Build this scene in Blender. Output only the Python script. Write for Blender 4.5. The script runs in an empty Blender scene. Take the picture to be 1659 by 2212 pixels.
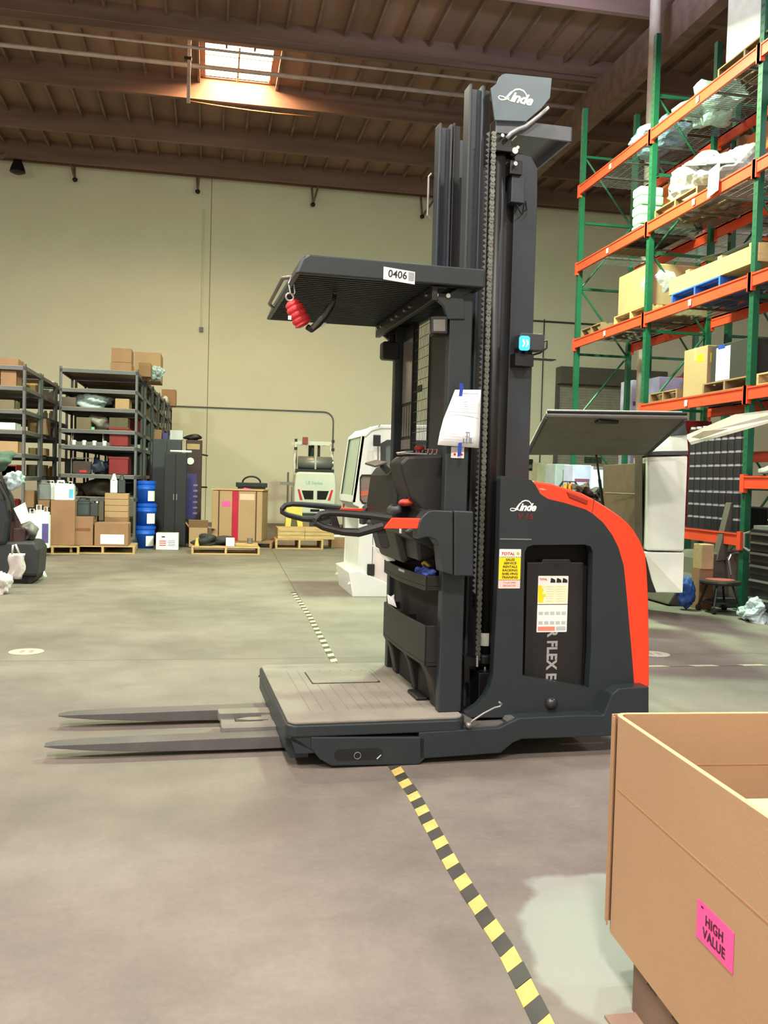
import bpy, bmesh, math, random
from mathutils import Vector, Matrix
from mathutils.geometry import tessellate_polygon
random.seed(7)
scene = bpy.context.scene
COL = scene.collection
# ------------------------------------------------------------------ camera
FW, FH, FPX, CAMH = 1659.0, 2212.0, 1970.0, 1.45
_ps, _th, _ro = math.radians(10.9), math.radians(-1.98), 0.027
cF = Vector((math.sin(_ps)*math.cos(_th), math.cos(_ps)*math.cos(_th), math.sin(_th)))
_R0 = Vector((math.cos(_ps), -math.sin(_ps), 0)); _U0 = _R0.cross(cF)
cR = math.cos(_ro)*_R0 + math.sin(_ro)*_U0
cU = math.cos(_ro)*_U0 - math.sin(_ro)*_R0
cC = Vector((0, 0, CAMH))
cam = bpy.data.cameras.new('camera'); cam.sensor_fit = 'HORIZONTAL'; cam.sensor_width = 36.0
cam.lens = 36.0*FPX/FW; cam.clip_start = 0.05; cam.clip_end = 200
camo = bpy.data.objects.new('camera', cam); COL.objects.link(camo)
camo.matrix_world = Matrix(((cR.x, cU.x, -cF.x, cC.x), (cR.y, cU.y, -cF.y, cC.y), (cR.z, cU.z, -cF.z, cC.z), (0, 0, 0, 1)))
scene.camera = camo
# ------------------------------------------------------------------ world, exposure, lamps
wd = bpy.data.worlds.new('world'); scene.world = wd; wd.use_nodes = True
wd.node_tree.nodes['Background'].inputs[0].default_value = (0.5, 0.6, 0.8, 1)
wd.node_tree.nodes['Background'].inputs[1].default_value = 0.3
scene.view_settings.view_transform = 'Standard'; scene.view_settings.look = 'None'
scene.view_settings.gamma = 1.0; scene.view_settings.use_curve_mapping = False
scene.view_settings.exposure = -0.45
def lamp(x, y, z, power, col, size=0.9, rot=(0, 0, 0), spread=None):
    l = bpy.data.lights.new('unseen_high_bay', 'AREA'); l.shape = 'DISK'; l.size = size
    l.energy = power; l.color = col
    if spread: l.spread = math.radians(spread)
    o = bpy.data.objects.new('unseen_high_bay', l); COL.objects.link(o)
    o.location = (x, y, z); o.rotation_euler = rot
WARM = (1.0, 0.92, 0.84); GREENISH = (0.66, 1.0, 0.58); COOL = (0.82, 0.92, 1.0)
LZ = 8.6
lamp(-7.0, -3.0, LZ, 1100, WARM); lamp(-1.0, -3.5, LZ, 1850, WARM); lamp(5.5, -3.0, LZ, 800, WARM)
lamp(-7.5, 4.0, LZ, 900, WARM); lamp(-1.5, 2.5, LZ, 900, WARM); lamp(3.6, 6.5, LZ, 450, COOL, 0.5); lamp(10.5, 5.0, LZ, 550, COOL)
lamp(5.7, 13.6, 9.3, 80, COOL, 0.5); lamp(5.7, 13.6, 9.4, 480, (.66, .74, 1.0), 0.5, (math.pi, 0, 0))
BZ = 7.5
TILT = (math.radians(14), 0, 0)  # unseen back lamps, tilt added to wash the wall and spare the floor
lamp(-8.0, 11.4, BZ, 920, (1.0, .98, .84), rot=TILT); lamp(-1.5, 11.4, BZ, 760, (.88, 1.0, .72), rot=TILT); lamp(4.0, 11.4, BZ, 1950, GREENISH, rot=TILT); lamp(11.5, 11.4, BZ, 420, WARM, rot=TILT)
# ------------------------------------------------------------------ picture-to-place measuring
def ray(x, y): return cF + (x-FW/2)/FPX*cR - (y-FH/2)/FPX*cU
def onplane(x, y, n, d):
    q = ray(x, y); n = Vector(n); return cC + q*((d-n.dot(cC))/n.dot(q))
def fl(x, y, z=0.0): return onplane(x, y, (0, 0, 1), z)
def aY(x, y, Y): return onplane(x, y, (0, 1, 0), Y)
def aX(x, y, X): return onplane(x, y, (1, 0, 0), X)
TY = math.radians(2.4); TO = Vector((0.40, 4.47, 0))
tu = Vector((math.cos(TY), math.sin(TY), 0)); tv = Vector((-math.sin(TY), math.cos(TY), 0))
def tk(x, y, v):
    P = onplane(x, y, tv, tv.dot(TO)+v)-TO; return (P.dot(tu), P.z)
def tq(v, *pts): return [tk(x, y, v) for x, y in pts]
def tz(x, y, z):
    P = fl(x, y, z)-TO; return (P.dot(tu), P.dot(tv))
# ------------------------------------------------------------------ materials
def lin(c):
    return tuple(((v/255.0)/12.92 if v/255.0 <= .04045 else ((v/255.0+.055)/1.055)**2.4) for v in c)
MATS = {}
def mat(key, rgb, rough=.6, metal=0.0, var=.12, scale=6.0, bump=0.0, bscale=40.0, emit=None, estr=0.0, spec=.5, coat=0.0, alpha=1.0, stretch=None, trans=0.0):
    if key in MATS: return MATS[key]
    m = bpy.data.materials.new(key); m.use_nodes = True; nt = m.node_tree; N = nt.nodes; L = nt.links
    b = N['Principled BSDF']; c = lin(rgb)
    tc = N.new('ShaderNodeTexCoord'); mp = N.new('ShaderNodeMapping'); L.new(tc.outputs['Object'], mp.inputs[0])
    if stretch: mp.inputs['Scale'].default_value = stretch
    ns = N.new('ShaderNodeTexNoise'); ns.inputs['Scale'].default_value = scale; ns.inputs['Detail'].default_value = 5
    L.new(mp.outputs[0], ns.inputs[0])
    cr = N.new('ShaderNodeValToRGB')
    cr.color_ramp.elements[0].position = .3; cr.color_ramp.elements[1].position = .72
    cr.color_ramp.elements[0].color = tuple(v*(1-var) for v in c)+(1,)
    cr.color_ramp.elements[1].color = tuple(min(1, v*(1+var)) for v in c)+(1,)
    L.new(ns.outputs[0], cr.inputs[0]); L.new(cr.outputs[0], b.inputs['Base Color'])
    b.inputs['Roughness'].default_value = rough; b.inputs['Metallic'].default_value = metal
    b.inputs['Specular IOR Level'].default_value = spec; b.inputs['Coat Weight'].default_value = coat
    b.inputs['Alpha'].default_value = alpha; b.inputs['Transmission Weight'].default_value = trans
    if bump:
        n2 = N.new('ShaderNodeTexNoise'); n2.inputs['Scale'].default_value = bscale; L.new(mp.outputs[0], n2.inputs[0])
        bp = N.new('ShaderNodeBump'); bp.inputs['Strength'].default_value = bump; bp.inputs['Distance'].default_value = .02
        L.new(n2.outputs[0], bp.inputs['Height']); L.new(bp.outputs[0], b.inputs['Normal'])
    if emit:
        b.inputs['Emission Color'].default_value = lin(emit)+(1,); b.inputs['Emission Strength'].default_value = estr
    MATS[key] = m; return m
truckgrey = mat('truck_grey_paint', (37, 44, 48), .42, var=.06, spec=.45)
mastgrey = mat('mast_grey_paint', (46, 52, 60), .36, var=.06)
blackplastic = mat('black_plastic', (25, 22, 23), .5, var=.1, bump=.05, bscale=300)
blacksteel = mat('black_steel', (22, 20, 22), .45, var=.1)
darkhole = mat('dark_recess', (14, 11, 11), .8)
redorange = mat('orange_red_paint', (238, 62, 30), .38, var=.03, coat=.2)
darkred = mat('dark_red_plastic', (150, 35, 22), .5)
rubbermat = mat('rubber_floor_mat', (128, 121, 112), .8, var=.12, scale=5, bump=.15, bscale=60)
steel = mat('bright_steel', (190, 190, 190), .28, .9, var=.1)
dullsteel = mat('dull_steel', (130, 128, 124), .45, .6, var=.12)
chainsteel = mat('chain_steel', (116, 118, 110), .4, .5, var=.2, scale=30)
tyre = mat('tyre_rubber', (24, 22, 22), .8)
white = mat('white_sticker', (232, 232, 228), .5, var=.03)
paper = mat('white_paper', (236, 238, 240), .7, var=.02)
inkgrey = mat('grey_ink', (120, 125, 135), .7)
inkblack = mat('black_ink', (25, 25, 25), .6)
inkred = mat('red_ink', (205, 35, 45), .6)
yellow = mat('yellow_sticker', (244, 212, 20), .5, var=.03)
palegreen = mat('pale_green_print', (225, 230, 190), .6)
pinkprint = mat('pink_print', (240, 196, 190), .6)
tapeblue = mat('blue_tape', (30, 60, 160), .5)
redfab = mat('red_plastic_casing', (205, 50, 55), .5)
cardboard = mat('cardboard', (164, 130, 98), .85, var=.06, scale=2.5)
cardbd = mat('cardboard_brown', (142, 104, 78), .85, var=.1, scale=3)
cardlt = mat('cardboard_light', (188, 150, 104), .85, var=.08, scale=3)
cardedge = mat('cardboard_edge', (206, 164, 120), .85, var=.05)
woodlt = mat('pallet_wood', (182, 148, 104), .8, var=.2, scale=5, stretch=(1, 6, 6))
wooddk = mat('weathered_pallet_wood', (135, 104, 76), .85, var=.25, scale=5)
shelfgrey = mat('shelf_grey_steel', (92, 90, 94), .5, var=.1)
shelfboard = mat('particle_board', (150, 136, 118), .85, var=.1, scale=20)
rackgreen = mat('rack_green_paint', (12, 80, 56), .45, var=.15, scale=3)
rackorange = mat('rack_orange_paint', (216, 70, 42), .45, var=.08, scale=3)
wirezinc = mat('galvanised_wire', (120, 118, 118), .45, .5)
blue = mat('blue_plastic', (20, 84, 196), .4, var=.05)
whiteplastic = mat('white_plastic', (224, 226, 222), .4, var=.04)
greyplastic = mat('grey_plastic', (112, 114, 116), .5, var=.06)
darkgrey = mat('dark_grey_plastic', (52, 54, 58), .5, var=.08)
redplastic = mat('red_plastic', (118, 14, 16), .5, var=.1)
purple = mat('purple_paint', (64, 50, 120), .5)
maroon = mat('dark_maroon_paint', (56, 28, 30), .5)
pink = mat('pink_label', (255, 80, 150), .6, var=.03)
crimson = mat('crimson_tape', (170, 20, 50), .4)
whitepaint = mat('white_vehicle_paint', (222, 226, 218), .35, var=.03, coat=.2)
glass = mat('smoked_glass', (60, 66, 66), .08, var=.1, spec=.8)
glasslt = mat('pale_glass', (170, 190, 170), .1, var=.05, spec=.8)
wrapmat = mat('stretch_wrap', (176, 166, 170), .25, var=.2, scale=9, bump=.8, bscale=9, spec=.9)
bagmat = mat('translucent_bag', (166, 182, 186), .35, var=.15, scale=8, bump=.8, bscale=12)
silverp = mat('tank_grey_paint', (140, 142, 140), .4, .3)
orangebox = mat('orange_carton', (206, 116, 50), .8, var=.12)
tanbag = mat('tan_paper', (178, 148, 112), .8)
yellowpl = mat('yellow_plastic', (222, 190, 50), .45)
greencl = mat('green_cloth', (70, 90, 78), .9)
amber = mat('amber_lens', (210, 110, 30), .2)
lilac = mat('lilac_poster', (178, 176, 214), .6)
limegrn = mat('lime_label', (160, 235, 70), .6)
# ------------------------------------------------------------------ mesh builder
class MB:
    def __init__(s): s.v = []; s.f = []; s.m = []; s.i = 0
    def add(s, vs, fs):
        o = len(s.v); s.v += [tuple(p) for p in vs]
        for f in fs: s.f.append(tuple(k+o for k in f)); s.m.append(s.i)
        return s
    def mt(s, i): s.i = i; return s
    def box(s, x0, x1, y0, y1, z0, z1):
        if x1 < x0: x0, x1 = x1, x0
        if y1 < y0: y0, y1 = y1, y0
        if z1 < z0: z0, z1 = z1, z0
        return s.add([(x0, y0, z0), (x1, y0, z0), (x1, y1, z0), (x0, y1, z0), (x0, y0, z1), (x1, y0, z1), (x1, y1, z1), (x0, y1, z1)],
                     [(0, 3, 2, 1), (4, 5, 6, 7), (0, 1, 5, 4), (1, 2, 6, 5), (2, 3, 7, 6), (3, 0, 4, 7)])
    def slab(s, p4, t):                      # four corners, thickness vector
        p = [Vector(q) for q in p4]; t = Vector(t)
        return s.add(p+[q+t for q in p], [(0, 1, 2, 3), (7, 6, 5, 4), (0, 4, 5, 1), (1, 5, 6, 2), (2, 6, 7, 3), (3, 7, 4, 0)])
    def _map(s, p, a, ax):
        return {'y': (p[0], a, p[1]), 'x': (a, p[0], p[1]), 'z': (p[0], p[1], a)}[ax]
    def prism(s, poly, a, b, ax='y', holes=()):
        loops = [list(poly)]+[list(h) for h in holes]; flat = [p for l in loops for p in l]; n = len(flat)
        tris = tessellate_polygon([[Vector((p[0], p[1], 0)) for p in l] for l in loops]) if holes else None
        vs = [s._map(p, a, ax) for p in flat]+[s._map(p, b, ax) for p in flat]; fs = []
        if tris: fs += [tuple(t) for t in tris]+[tuple(k+n for k in reversed(t)) for t in tris]
        else: fs += [tuple(range(n)), tuple(reversed(range(n, 2*n)))]
        o = 0
        for l in loops:
            m = len(l)
            for k in range(m): fs.append((o+k, o+(k+1) % m, n+o+(k+1) % m, n+o+k))
            o += m
        return s.add(vs, fs)
    def tube(s, pts, r, n=8, closed=False, rs=None):
        pts = [Vector(p) for p in pts]; m = len(pts); vs = []; fs = []
        up = None
        for k in range(m):
            if closed: d = pts[(k+1) % m]-pts[k-1]
            else: d = pts[min(k+1, m-1)]-pts[max(k-1, 0)]
            d.normalize()
            if up is None: up = Vector((0, 0, 1)) if abs(d.z) < .9 else Vector((1, 0, 0))
            a = d.cross(up)
            if a.length < 1e-4: a = d.cross(Vector((0, 1, 0)))
            a.normalize(); b = a.cross(d); up = b
            rr = rs[k] if rs else r
            for j in range(n):
                t = 2*math.pi*j/n; vs.append(pts[k]+a*(rr*math.cos(t))+b*(rr*math.sin(t)))
        for k in range(m if closed else m-1):
            k2 = (k+1) % m
            for j in range(n): fs.append((k*n+j, k*n+(j+1) % n, k2*n+(j+1) % n, k2*n+j))
        if not closed: fs += [tuple(reversed(range(n))), tuple(range((m-1)*n, m*n))]
        return s.add(vs, fs)
    def cyl(s, p0, p1, r, n=20, r2=None): return s.tube([p0, p1], r, n, rs=[r, r if r2 is None else r2])
    def lathe(s, prof, c=(0, 0, 0), n=20):
        vs = []; fs = []; m = len(prof)
        for r, z in prof:
            for j in range(n):
                t = 2*math.pi*j/n; vs.append((c[0]+r*math.cos(t), c[1]+r*math.sin(t), c[2]+z))
        for k in range(m-1):
            for j in range(n): fs.append((k*n+j, k*n+(j+1) % n, (k+1)*n+(j+1) % n, (k+1)*n+j))
        fs += [tuple(reversed(range(n))), tuple(range((m-1)*n, m*n))]
        return s.add(vs, fs)
    def blob(s, c, r, seed=1, amp=.25, sub=3, flat=None, fine=0.0):
        rn = random.Random(seed); bm = bmesh.new(); bmesh.ops.create_icosphere(bm, subdivisions=sub, radius=1)
        dirs = [(Vector((rn.uniform(-1, 1), rn.uniform(-1, 1), rn.uniform(-1, 1))).normalized(), rn.uniform(2, 5), rn.uniform(0, 6)) for _ in range(7)]
        vs = []
        for v in bm.verts:
            p = v.co.copy(); k = 1+amp*sum(math.sin(q.dot(p)*w*1.7+ph) for q, w, ph in dirs)/3
            if fine: k += fine*(math.sin(p.x*9+p.y*7+seed)*math.sin(p.z*11-p.x*6)+.7*math.sin(p.y*17+p.z*13+seed)*math.sin(p.x*19)+rn.uniform(-.35, .35))
            p *= k; p = Vector((p.x*r[0], p.y*r[1], p.z*r[2]))
            if flat is not None and p.z < -flat: p.z = -flat
            vs.append((c[0]+p.x, c[1]+p.y, c[2]+p.z))
        bm.verts.index_update(); fs = [tuple(v.index for v in f.verts) for f in bm.faces]; bm.free()
        return s.add(vs, fs)
    def rings(s, rows):                      # grid of points, rows x columns
        n = len(rows[0]); vs = [p for r in rows for p in r]; fs = []
        for k in range(len(rows)-1):
            for j in range(n-1): fs.append((k*n+j, k*n+j+1, (k+1)*n+j+1, (k+1)*n+j))
        return s.add(vs, fs)
    def build(s, name, mats, parent=None, bevel=0.0, smooth=False, seg=2, loc=None, solid=0.0, rz=0.0):
        me = bpy.data.meshes.new(name); me.from_pydata(s.v, [], s.f); me.update()
        if not isinstance(mats, (list, tuple)): mats = [mats]
        for m in mats: me.materials.append(m)
        for p, k in zip(me.polygons, s.m): p.material_index = min(k, len(mats)-1); p.use_smooth = smooth
        bm = bmesh.new(); bm.from_mesh(me); bmesh.ops.recalc_face_normals(bm, faces=bm.faces); bm.to_mesh(me); bm.free()
        o = bpy.data.objects.new(name, me); COL.objects.link(o)
        if parent: o.parent = parent
        if loc: o.location = loc
        if rz: o.rotation_euler.z = rz
        if solid:
            q = o.modifiers.new('thickness', 'SOLIDIFY'); q.thickness = solid; q.offset = 0
        if bevel:
            q = o.modifiers.new('bevel', 'BEVEL'); q.width = bevel; q.segments = seg; q.limit_method = 'ANGLE'; q.angle_limit = math.radians(35)
        return o
def rrect(x0, x1, y0, y1, r, n=4):
    out = []
    for cx, cy, a in ((x1-r, y1-r, 0), (x0+r, y1-r, 90), (x0+r, y0+r, 180), (x1-r, y0+r, 270)):
        for k in range(n+1):
            t = math.radians(a+90*k/n); out.append((cx+r*math.cos(t), cy+r*math.sin(t)))
    return out
def tag(o, label, cat, group=None, kind=None):
    o['label'] = label; o['category'] = cat
    if group: o['group'] = group
    if kind: o['kind'] = kind
    return o
def thing(name, label, cat, loc=(0, 0, 0), rz=0.0, group=None):
    o = bpy.data.objects.new(name, None); COL.objects.link(o); o.location = loc; o.rotation_euler.z = rz
    o.empty_display_size = .1
    return tag(o, label, cat, group)
def struct(o): o['kind'] = 'structure'; return o
def dup(root, loc, rz=None, label=None, group=None):
    kids = {}
    for o in bpy.data.objects:
        if o.parent: kids.setdefault(o.parent.name, []).append(o)
    def cp(o, par):
        c = o.copy(); COL.objects.link(c)
        if par: c.parent = par
        for ch in kids.get(o.name, []): cp(ch, c)
        return c
    r = cp(root, None); r.location = loc
    if rz is not None: r.rotation_euler.z = rz
    if label: r['label'] = label
    if group: r['group'] = group
    return r
def textmesh(name, body, size, M, m, parent, shear=0.0, off=0.0, ext=.0006, align='LEFT', space=1.0, lines=1.0):
    cu = bpy.data.curves.new(name, 'FONT'); cu.body = body; cu.size = size; cu.shear = shear; cu.offset = off
    cu.extrude = ext; cu.align_x = align; cu.space_character = space; cu.space_line = lines; cu.resolution_u = 3
    t = bpy.data.objects.new(name, cu); me = bpy.data.meshes.new_from_object(t)
    bpy.data.objects.remove(t); bpy.data.curves.remove(cu)
    me.transform(M); me.name = name
    me.materials.clear(); me.materials.append(m)
    o = bpy.data.objects.new(name, me); COL.objects.link(o)
    if parent: o.parent = parent
    return o
def face_minus_y(x, y, z, roll=0.0, sx=1.0):  # text lying on a plane that faces -y
    return Matrix.Translation((x, y, z)) @ Matrix.Rotation(math.radians(90), 4, 'X') @ Matrix.Rotation(roll, 4, 'Z') @ Matrix.Diagonal((sx, 1, 1, 1))
# ================================================================== THE ROOM
XL, XR, YN, YW, ZC = -16.0, 22.0, -9.0, 29.0, 10.9
def node_mat(key):
    m = bpy.data.materials.new(key); m.use_nodes = True; return m, m.node_tree.nodes, m.node_tree.links, m.node_tree.nodes['Principled BSDF']
# concrete floor: clouds, a pale patch, saw-cut joints
m, N, L, B = node_mat('polished_concrete')
tc = N.new('ShaderNodeTexCoord')
def noise(sc, det=6, rough=.6, src=None):
    n = N.new('ShaderNodeTexNoise'); n.inputs['Scale'].default_value = sc; n.inputs['Detail'].default_value = det; n.inputs['Roughness'].default_value = rough
    L.new(src or tc.outputs['Object'], n.inputs[0]); return n
def ramp(a, b, ca, cb):
    r = N.new('ShaderNodeValToRGB'); r.color_ramp.elements[0].position = a; r.color_ramp.elements[1].position = b
    r.color_ramp.elements[0].color = ca; r.color_ramp.elements[1].color = cb; return r
def mix(fac, a, b, mode='MIX'):
    x = N.new('ShaderNodeMix'); x.data_type = 'RGBA'; x.blend_type = mode
    if isinstance(fac, float): x.inputs[0].default_value = fac
    else: L.new(fac, x.inputs[0])
    for k, q in ((6, a), (7, b)):
        if isinstance(q, tuple): x.inputs[k].default_value = q
        else: L.new(q, x.inputs[k])
    return x.outputs[2]
c0 = lin((97, 89, 83))+(1,); c1 = lin((127, 117, 109))+(1,)
n1 = noise(.55); r1 = ramp(.35, .68, c0, c1); L.new(n1.outputs[0], r1.inputs[0])
n2 = noise(3.2, 8, .7); r2 = ramp(.35, .7, (.86, .86, .86, 1), (1.08, 1.07, 1.05, 1)); L.new(n2.outputs[0], r2.inputs[0])
base = mix(1.0, r1.outputs[0], r2.outputs[0], 'MULTIPLY')
n3 = noise(40, 3, .6); r3 = ramp(.3, .7, (.93, .93, .93, 1), (1.05, 1.05, 1.05, 1)); L.new(n3.outputs[0], r3.inputs[0])
base = mix(1.0, base, r3.outputs[0], 'MULTIPLY')
# a pale patch with an uneven outline in front of the truck
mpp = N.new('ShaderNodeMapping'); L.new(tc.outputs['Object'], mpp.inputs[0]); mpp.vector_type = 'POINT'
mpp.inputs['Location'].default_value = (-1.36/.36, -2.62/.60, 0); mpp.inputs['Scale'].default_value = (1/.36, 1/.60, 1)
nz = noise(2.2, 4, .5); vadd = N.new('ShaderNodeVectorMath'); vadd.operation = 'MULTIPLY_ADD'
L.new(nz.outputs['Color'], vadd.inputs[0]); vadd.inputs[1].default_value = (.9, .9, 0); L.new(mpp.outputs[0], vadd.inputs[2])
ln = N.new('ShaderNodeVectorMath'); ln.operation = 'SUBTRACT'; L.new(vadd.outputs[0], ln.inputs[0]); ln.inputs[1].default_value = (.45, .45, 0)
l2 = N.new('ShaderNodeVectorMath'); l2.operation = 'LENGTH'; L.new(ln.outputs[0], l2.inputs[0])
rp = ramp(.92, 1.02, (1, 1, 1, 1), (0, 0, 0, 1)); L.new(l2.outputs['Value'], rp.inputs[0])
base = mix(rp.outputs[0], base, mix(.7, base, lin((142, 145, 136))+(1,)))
# joints
sx = N.new('ShaderNodeSeparateXYZ'); L.new(tc.outputs['Object'], sx.inputs[0])
def joint(sock, at, w=.006):
    if at == 1.12:
        sl = N.new('ShaderNodeMath'); sl.operation = 'MULTIPLY_ADD'; L.new(sx.outputs[1], sl.inputs[0]); sl.inputs[1].default_value = -.0215; L.new(sock, sl.inputs[2]); sock = sl.outputs[0]; at = .868
    a = N.new('ShaderNodeMath'); a.operation = 'SUBTRACT'; L.new(sock, a.inputs[0]); a.inputs[1].default_value = at
    b = N.new('ShaderNodeMath'); b.operation = 'ABSOLUTE'; L.new(a.outputs[0], b.inputs[0])
    c = N.new('ShaderNodeMath'); c.operation = 'LESS_THAN'; L.new(b.outputs[0], c.inputs[0]); c.inputs[1].default_value = w; return c.outputs[0]
for sock, at in ((sx.outputs[1], 7.3), (sx.outputs[1], 16.0), (sx.outputs[0], 1.12), (sx.outputs[0], -6.5), (sx.outputs[0], 8.7)):
    base = mix(joint(sock, at), base, lin((74, 66, 56))+(1,))
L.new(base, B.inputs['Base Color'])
rr = ramp(.3, .7, (.55, .55, .55, 1), (.75, .75, .75, 1)); L.new(n2.outputs[0], rr.inputs[0]); L.new(rr.outputs[0], B.inputs['Roughness'])
bp = N.new('ShaderNodeBump'); bp.inputs['Strength'].default_value = .06; bp.inputs['Distance'].default_value = .01; L.new(n3.outputs[0], bp.inputs['Height']); L.new(bp.outputs[0], B.inputs['Normal'])
concrete = m
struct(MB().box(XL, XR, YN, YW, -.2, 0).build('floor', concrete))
# painted tilt-up concrete wall
m, N, L, B = node_mat('cream_wall_paint'); tc = N.new('ShaderNodeTexCoord')
n1 = noise(.5); r1 = ramp(.3, .7, lin((230, 228, 208))+(1,), lin((238, 236, 218))+(1,)); L.new(n1.outputs[0], r1.inputs[0]); base = r1.outputs[0]
sx = N.new('ShaderNodeSeparateXYZ'); L.new(tc.outputs['Object'], sx.inputs[0])
for at in (-7.3, -.1, 7.4): base = mix(joint(sx.outputs[0], at, .012), base, lin((150, 138, 110))+(1,))
n4 = noise(.9, 3, .5)
L.new(base, B.inputs['Base Color']); B.inputs['Roughness'].default_value = .8
wallpaint = m
struct(MB().box(XL, XR, YW, YW+.25, 0, ZC+.3).build('wall_back', wallpaint))
struct(MB().box(XL-.25, XL, YN, YW+.25, 0, ZC+.3).build('wall_left', wallpaint))
struct(MB().box(XR, XR+.25, YN, YW+.25, 0, ZC+.3).build('wall_right', wallpaint))
struct(MB().box(XL, XR, YN-.25, YN, 0, ZC+.3).build('wall_front', wallpaint))
# timber roof: plywood deck with joists, deep purlins and a girder
plywood = mat('roof_plywood', (146, 116, 102), .85, var=.3, scale=.9, stretch=(1, .25, 1))
timber = mat('roof_timber', (130, 104, 94), .85, var=.25, scale=1.2, stretch=(.3, 3, 3))
SX0, SX1, SY0, SY1 = -.27, 1.22, 20.65, 22.38
mb = MB()
mb.prism([(XL, YN), (XR, YN), (XR, YW), (XL, YW)], ZC, ZC+.12, 'z', holes=[[(SX0, SY0), (SX1, SY0), (SX1, SY1), (SX0, SY1)]])
mb.mt(1)
x = XL+.3
while x < XR:
    for y0, y1 in ((YN, SY0-.1), (SY1+.1, YW)): mb.box(x, x+.05, y0, y1, ZC-.14, ZC)
    if x+.05 < SX0 or x > SX1: mb.box(x, x+.05, SY0-.1, SY1+.1, ZC-.14, ZC)
    x += .61
struct(mb.build('ceiling', [plywood, timber]))
ti = 1
for y in (-7.5, -4.5, -1.5, 1.46, 4.46, 7.46, 10.46, 13.46, 16.46, 19.46, 22.52, 25.5, 28.0):
    struct(MB().box(XL, XR, y-.06, y+.06, ZC-.52, ZC-.0).build('trim_%d' % ti, timber)); ti += 1
for xg in (-9.0, 8.35):
    struct(MB().box(xg-.13, xg+.13, YN, YW, ZC-1.25, ZC-.5).build('trim_%d' % ti, timber)); ti += 1
struct(MB().box(XL, XR, YW-.12, YW, ZC-.3, ZC-.05).build('trim_%d' % ti, timber)); ti += 1
# white pipe column carrying the girder
mb = MB(); mb.cyl((7.75, 15.6, 0), (7.75, 15.6, ZC-.55), .1, 20)
struct(mb.build('trim_%d' % ti, mat('column_paint', (196, 186, 172), .6))); ti += 1
# skylight: curb, glazing bars, bright pane
skyem = mat('skylight_daylight', (255, 244, 226), .5, emit=(255, 238, 214), estr=16.0)
mb = MB()
mb.prism([(SX0-.06, SY0-.06), (SX1+.06, SY0-.06), (SX1+.06, SY1+.06), (SX0-.06, SY1+.06)], ZC-.02, ZC+.3, 'z', holes=[[(SX0, SY0), (SX1, SY0), (SX1, SY1), (SX0, SY1)]])
wo = struct(mb.build('window_1', timber))
mb = MB()
for y in (SY0+.42, SY0+1.0, SY0+1.42): mb.box(SX0, SX1, y-.02, y+.02, ZC-.08, ZC-.04)
mb.box((SX0+SX1)/2-.02, (SX0+SX1)/2+.02, SY0, SY1, ZC-.08, ZC-.04)
mb.build('glazing_bar', mat('glazing_bar_paint', (190, 150, 110), .7), wo)
MB().box(SX0, SX1, SY0, SY1, ZC+.02, ZC+.05).build('pane', skyem, wo)
l = bpy.data.lights.new('skylight_light', 'AREA'); l.shape = 'RECTANGLE'; l.size = 1.4; l.size_y = 1.66; l.energy = 1000; l.color = (1.0, .58, .27)
o = bpy.data.objects.new('skylight_light', l); COL.objects.link(o); o.location = ((SX0+SX1)/2, (SY0+SY1)/2, ZC-.01); o.rotation_euler = (math.radians(0), 0, 0)
# roll-up door
a = aY(1208, 795, YW); b = aY(1420, 805, YW)
mb = MB(); z1 = a.z-.55; k = 0
while z1 > .02:
    mb.box(a.x, b.x, YW-.05, YW-.005, max(z1-.075, 0), z1-.012); mb.box(a.x, b.x, YW-.03, YW-.004, max(z1-.09, 0), z1); z1 -= .09
do = struct(mb.build('door_1', mat('galvanised_slat', (166, 164, 150), .45, .3)))
mb = MB(); mb.box(a.x-.12, b.x+.12, YW-.5, YW-.02, a.z-.55, a.z); mb.build('roller_hood', mat('hood_steel', (92, 90, 82), .5), do)
mb = MB(); mb.box(a.x-.12, a.x, YW-.12, YW-.01, 0, a.z-.55); mb.box(b.x, b.x+.12, YW-.12, YW-.01, 0, a.z-.55); mb.build('guide_rail', shelfgrey, do)
# ------------------------------------------------------------------ pipes and conduit
pipew = mat('pipe_paint', (205, 190, 184), .5, .2)
def pipe(name, label, pts, r=.03, cat='pipe', m=None, n=8, group=None):
    o = MB().tube(pts, r, n).build(name, m or pipew, smooth=True); return tag(o, label, cat, group)
pz = ZC-.75
y0 = fl(500, 151, pz).y
pipe('sprinkler_pipe', 'long pale sprinkler main crossing under the skylight', [(XL+.05, y0, pz), (8.1, y0, pz)], .05)
y1 = fl(500, 112, pz+.1).y
pipe('sprinkler_pipe', 'thinner pale pipe running just above the sprinkler main across the top of the skylight', [(XL+.05, y1, pz+.1), (8.1, y1, pz+.1)], .03)
y1 = fl(500, 80, pz).y
pipe('conduit', 'thin dark conduit under the roof nearest the camera side of the skylight', [(XL+.05, y1+.3, ZC-.57), (8.1, y1+.3, ZC-.57)], .015, m=timber)
p = fl(408, 110, pz); 
t = thing('pipe_hanger', 'vertical steel drop pipe with bracket hanging left of the skylight', 'pipe', (p.x, p.y+.3, 0))
zlo = aY(410, 222, p.y+.3).z
MB().box(-.035, .035, -.035, .035, zlo, ZC).build('drop_pipe', pipew, t)
MB().box(-.1, .05, -.05, .05, pz-.06, pz+.0).build('clamp', blacksteel, t)
pts = []
for px, py in ((410, 218), (470, 228), (540, 238), (600, 245), (680, 252)):
    pts.append(aY(px, py, 22.42))
pipe('cable', 'orange lit cable sagging along the purlin below the skylight', pts, .012, 'cable', mat('cable_tan', (200, 130, 90), .6))
a = aY(366, 878, YW); b = aY(700, 890, YW); c = aY(722, 905, YW)
pts = [(a.x-6, YW-.04, a.z), (b.x, YW-.04, b.z)]
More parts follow.
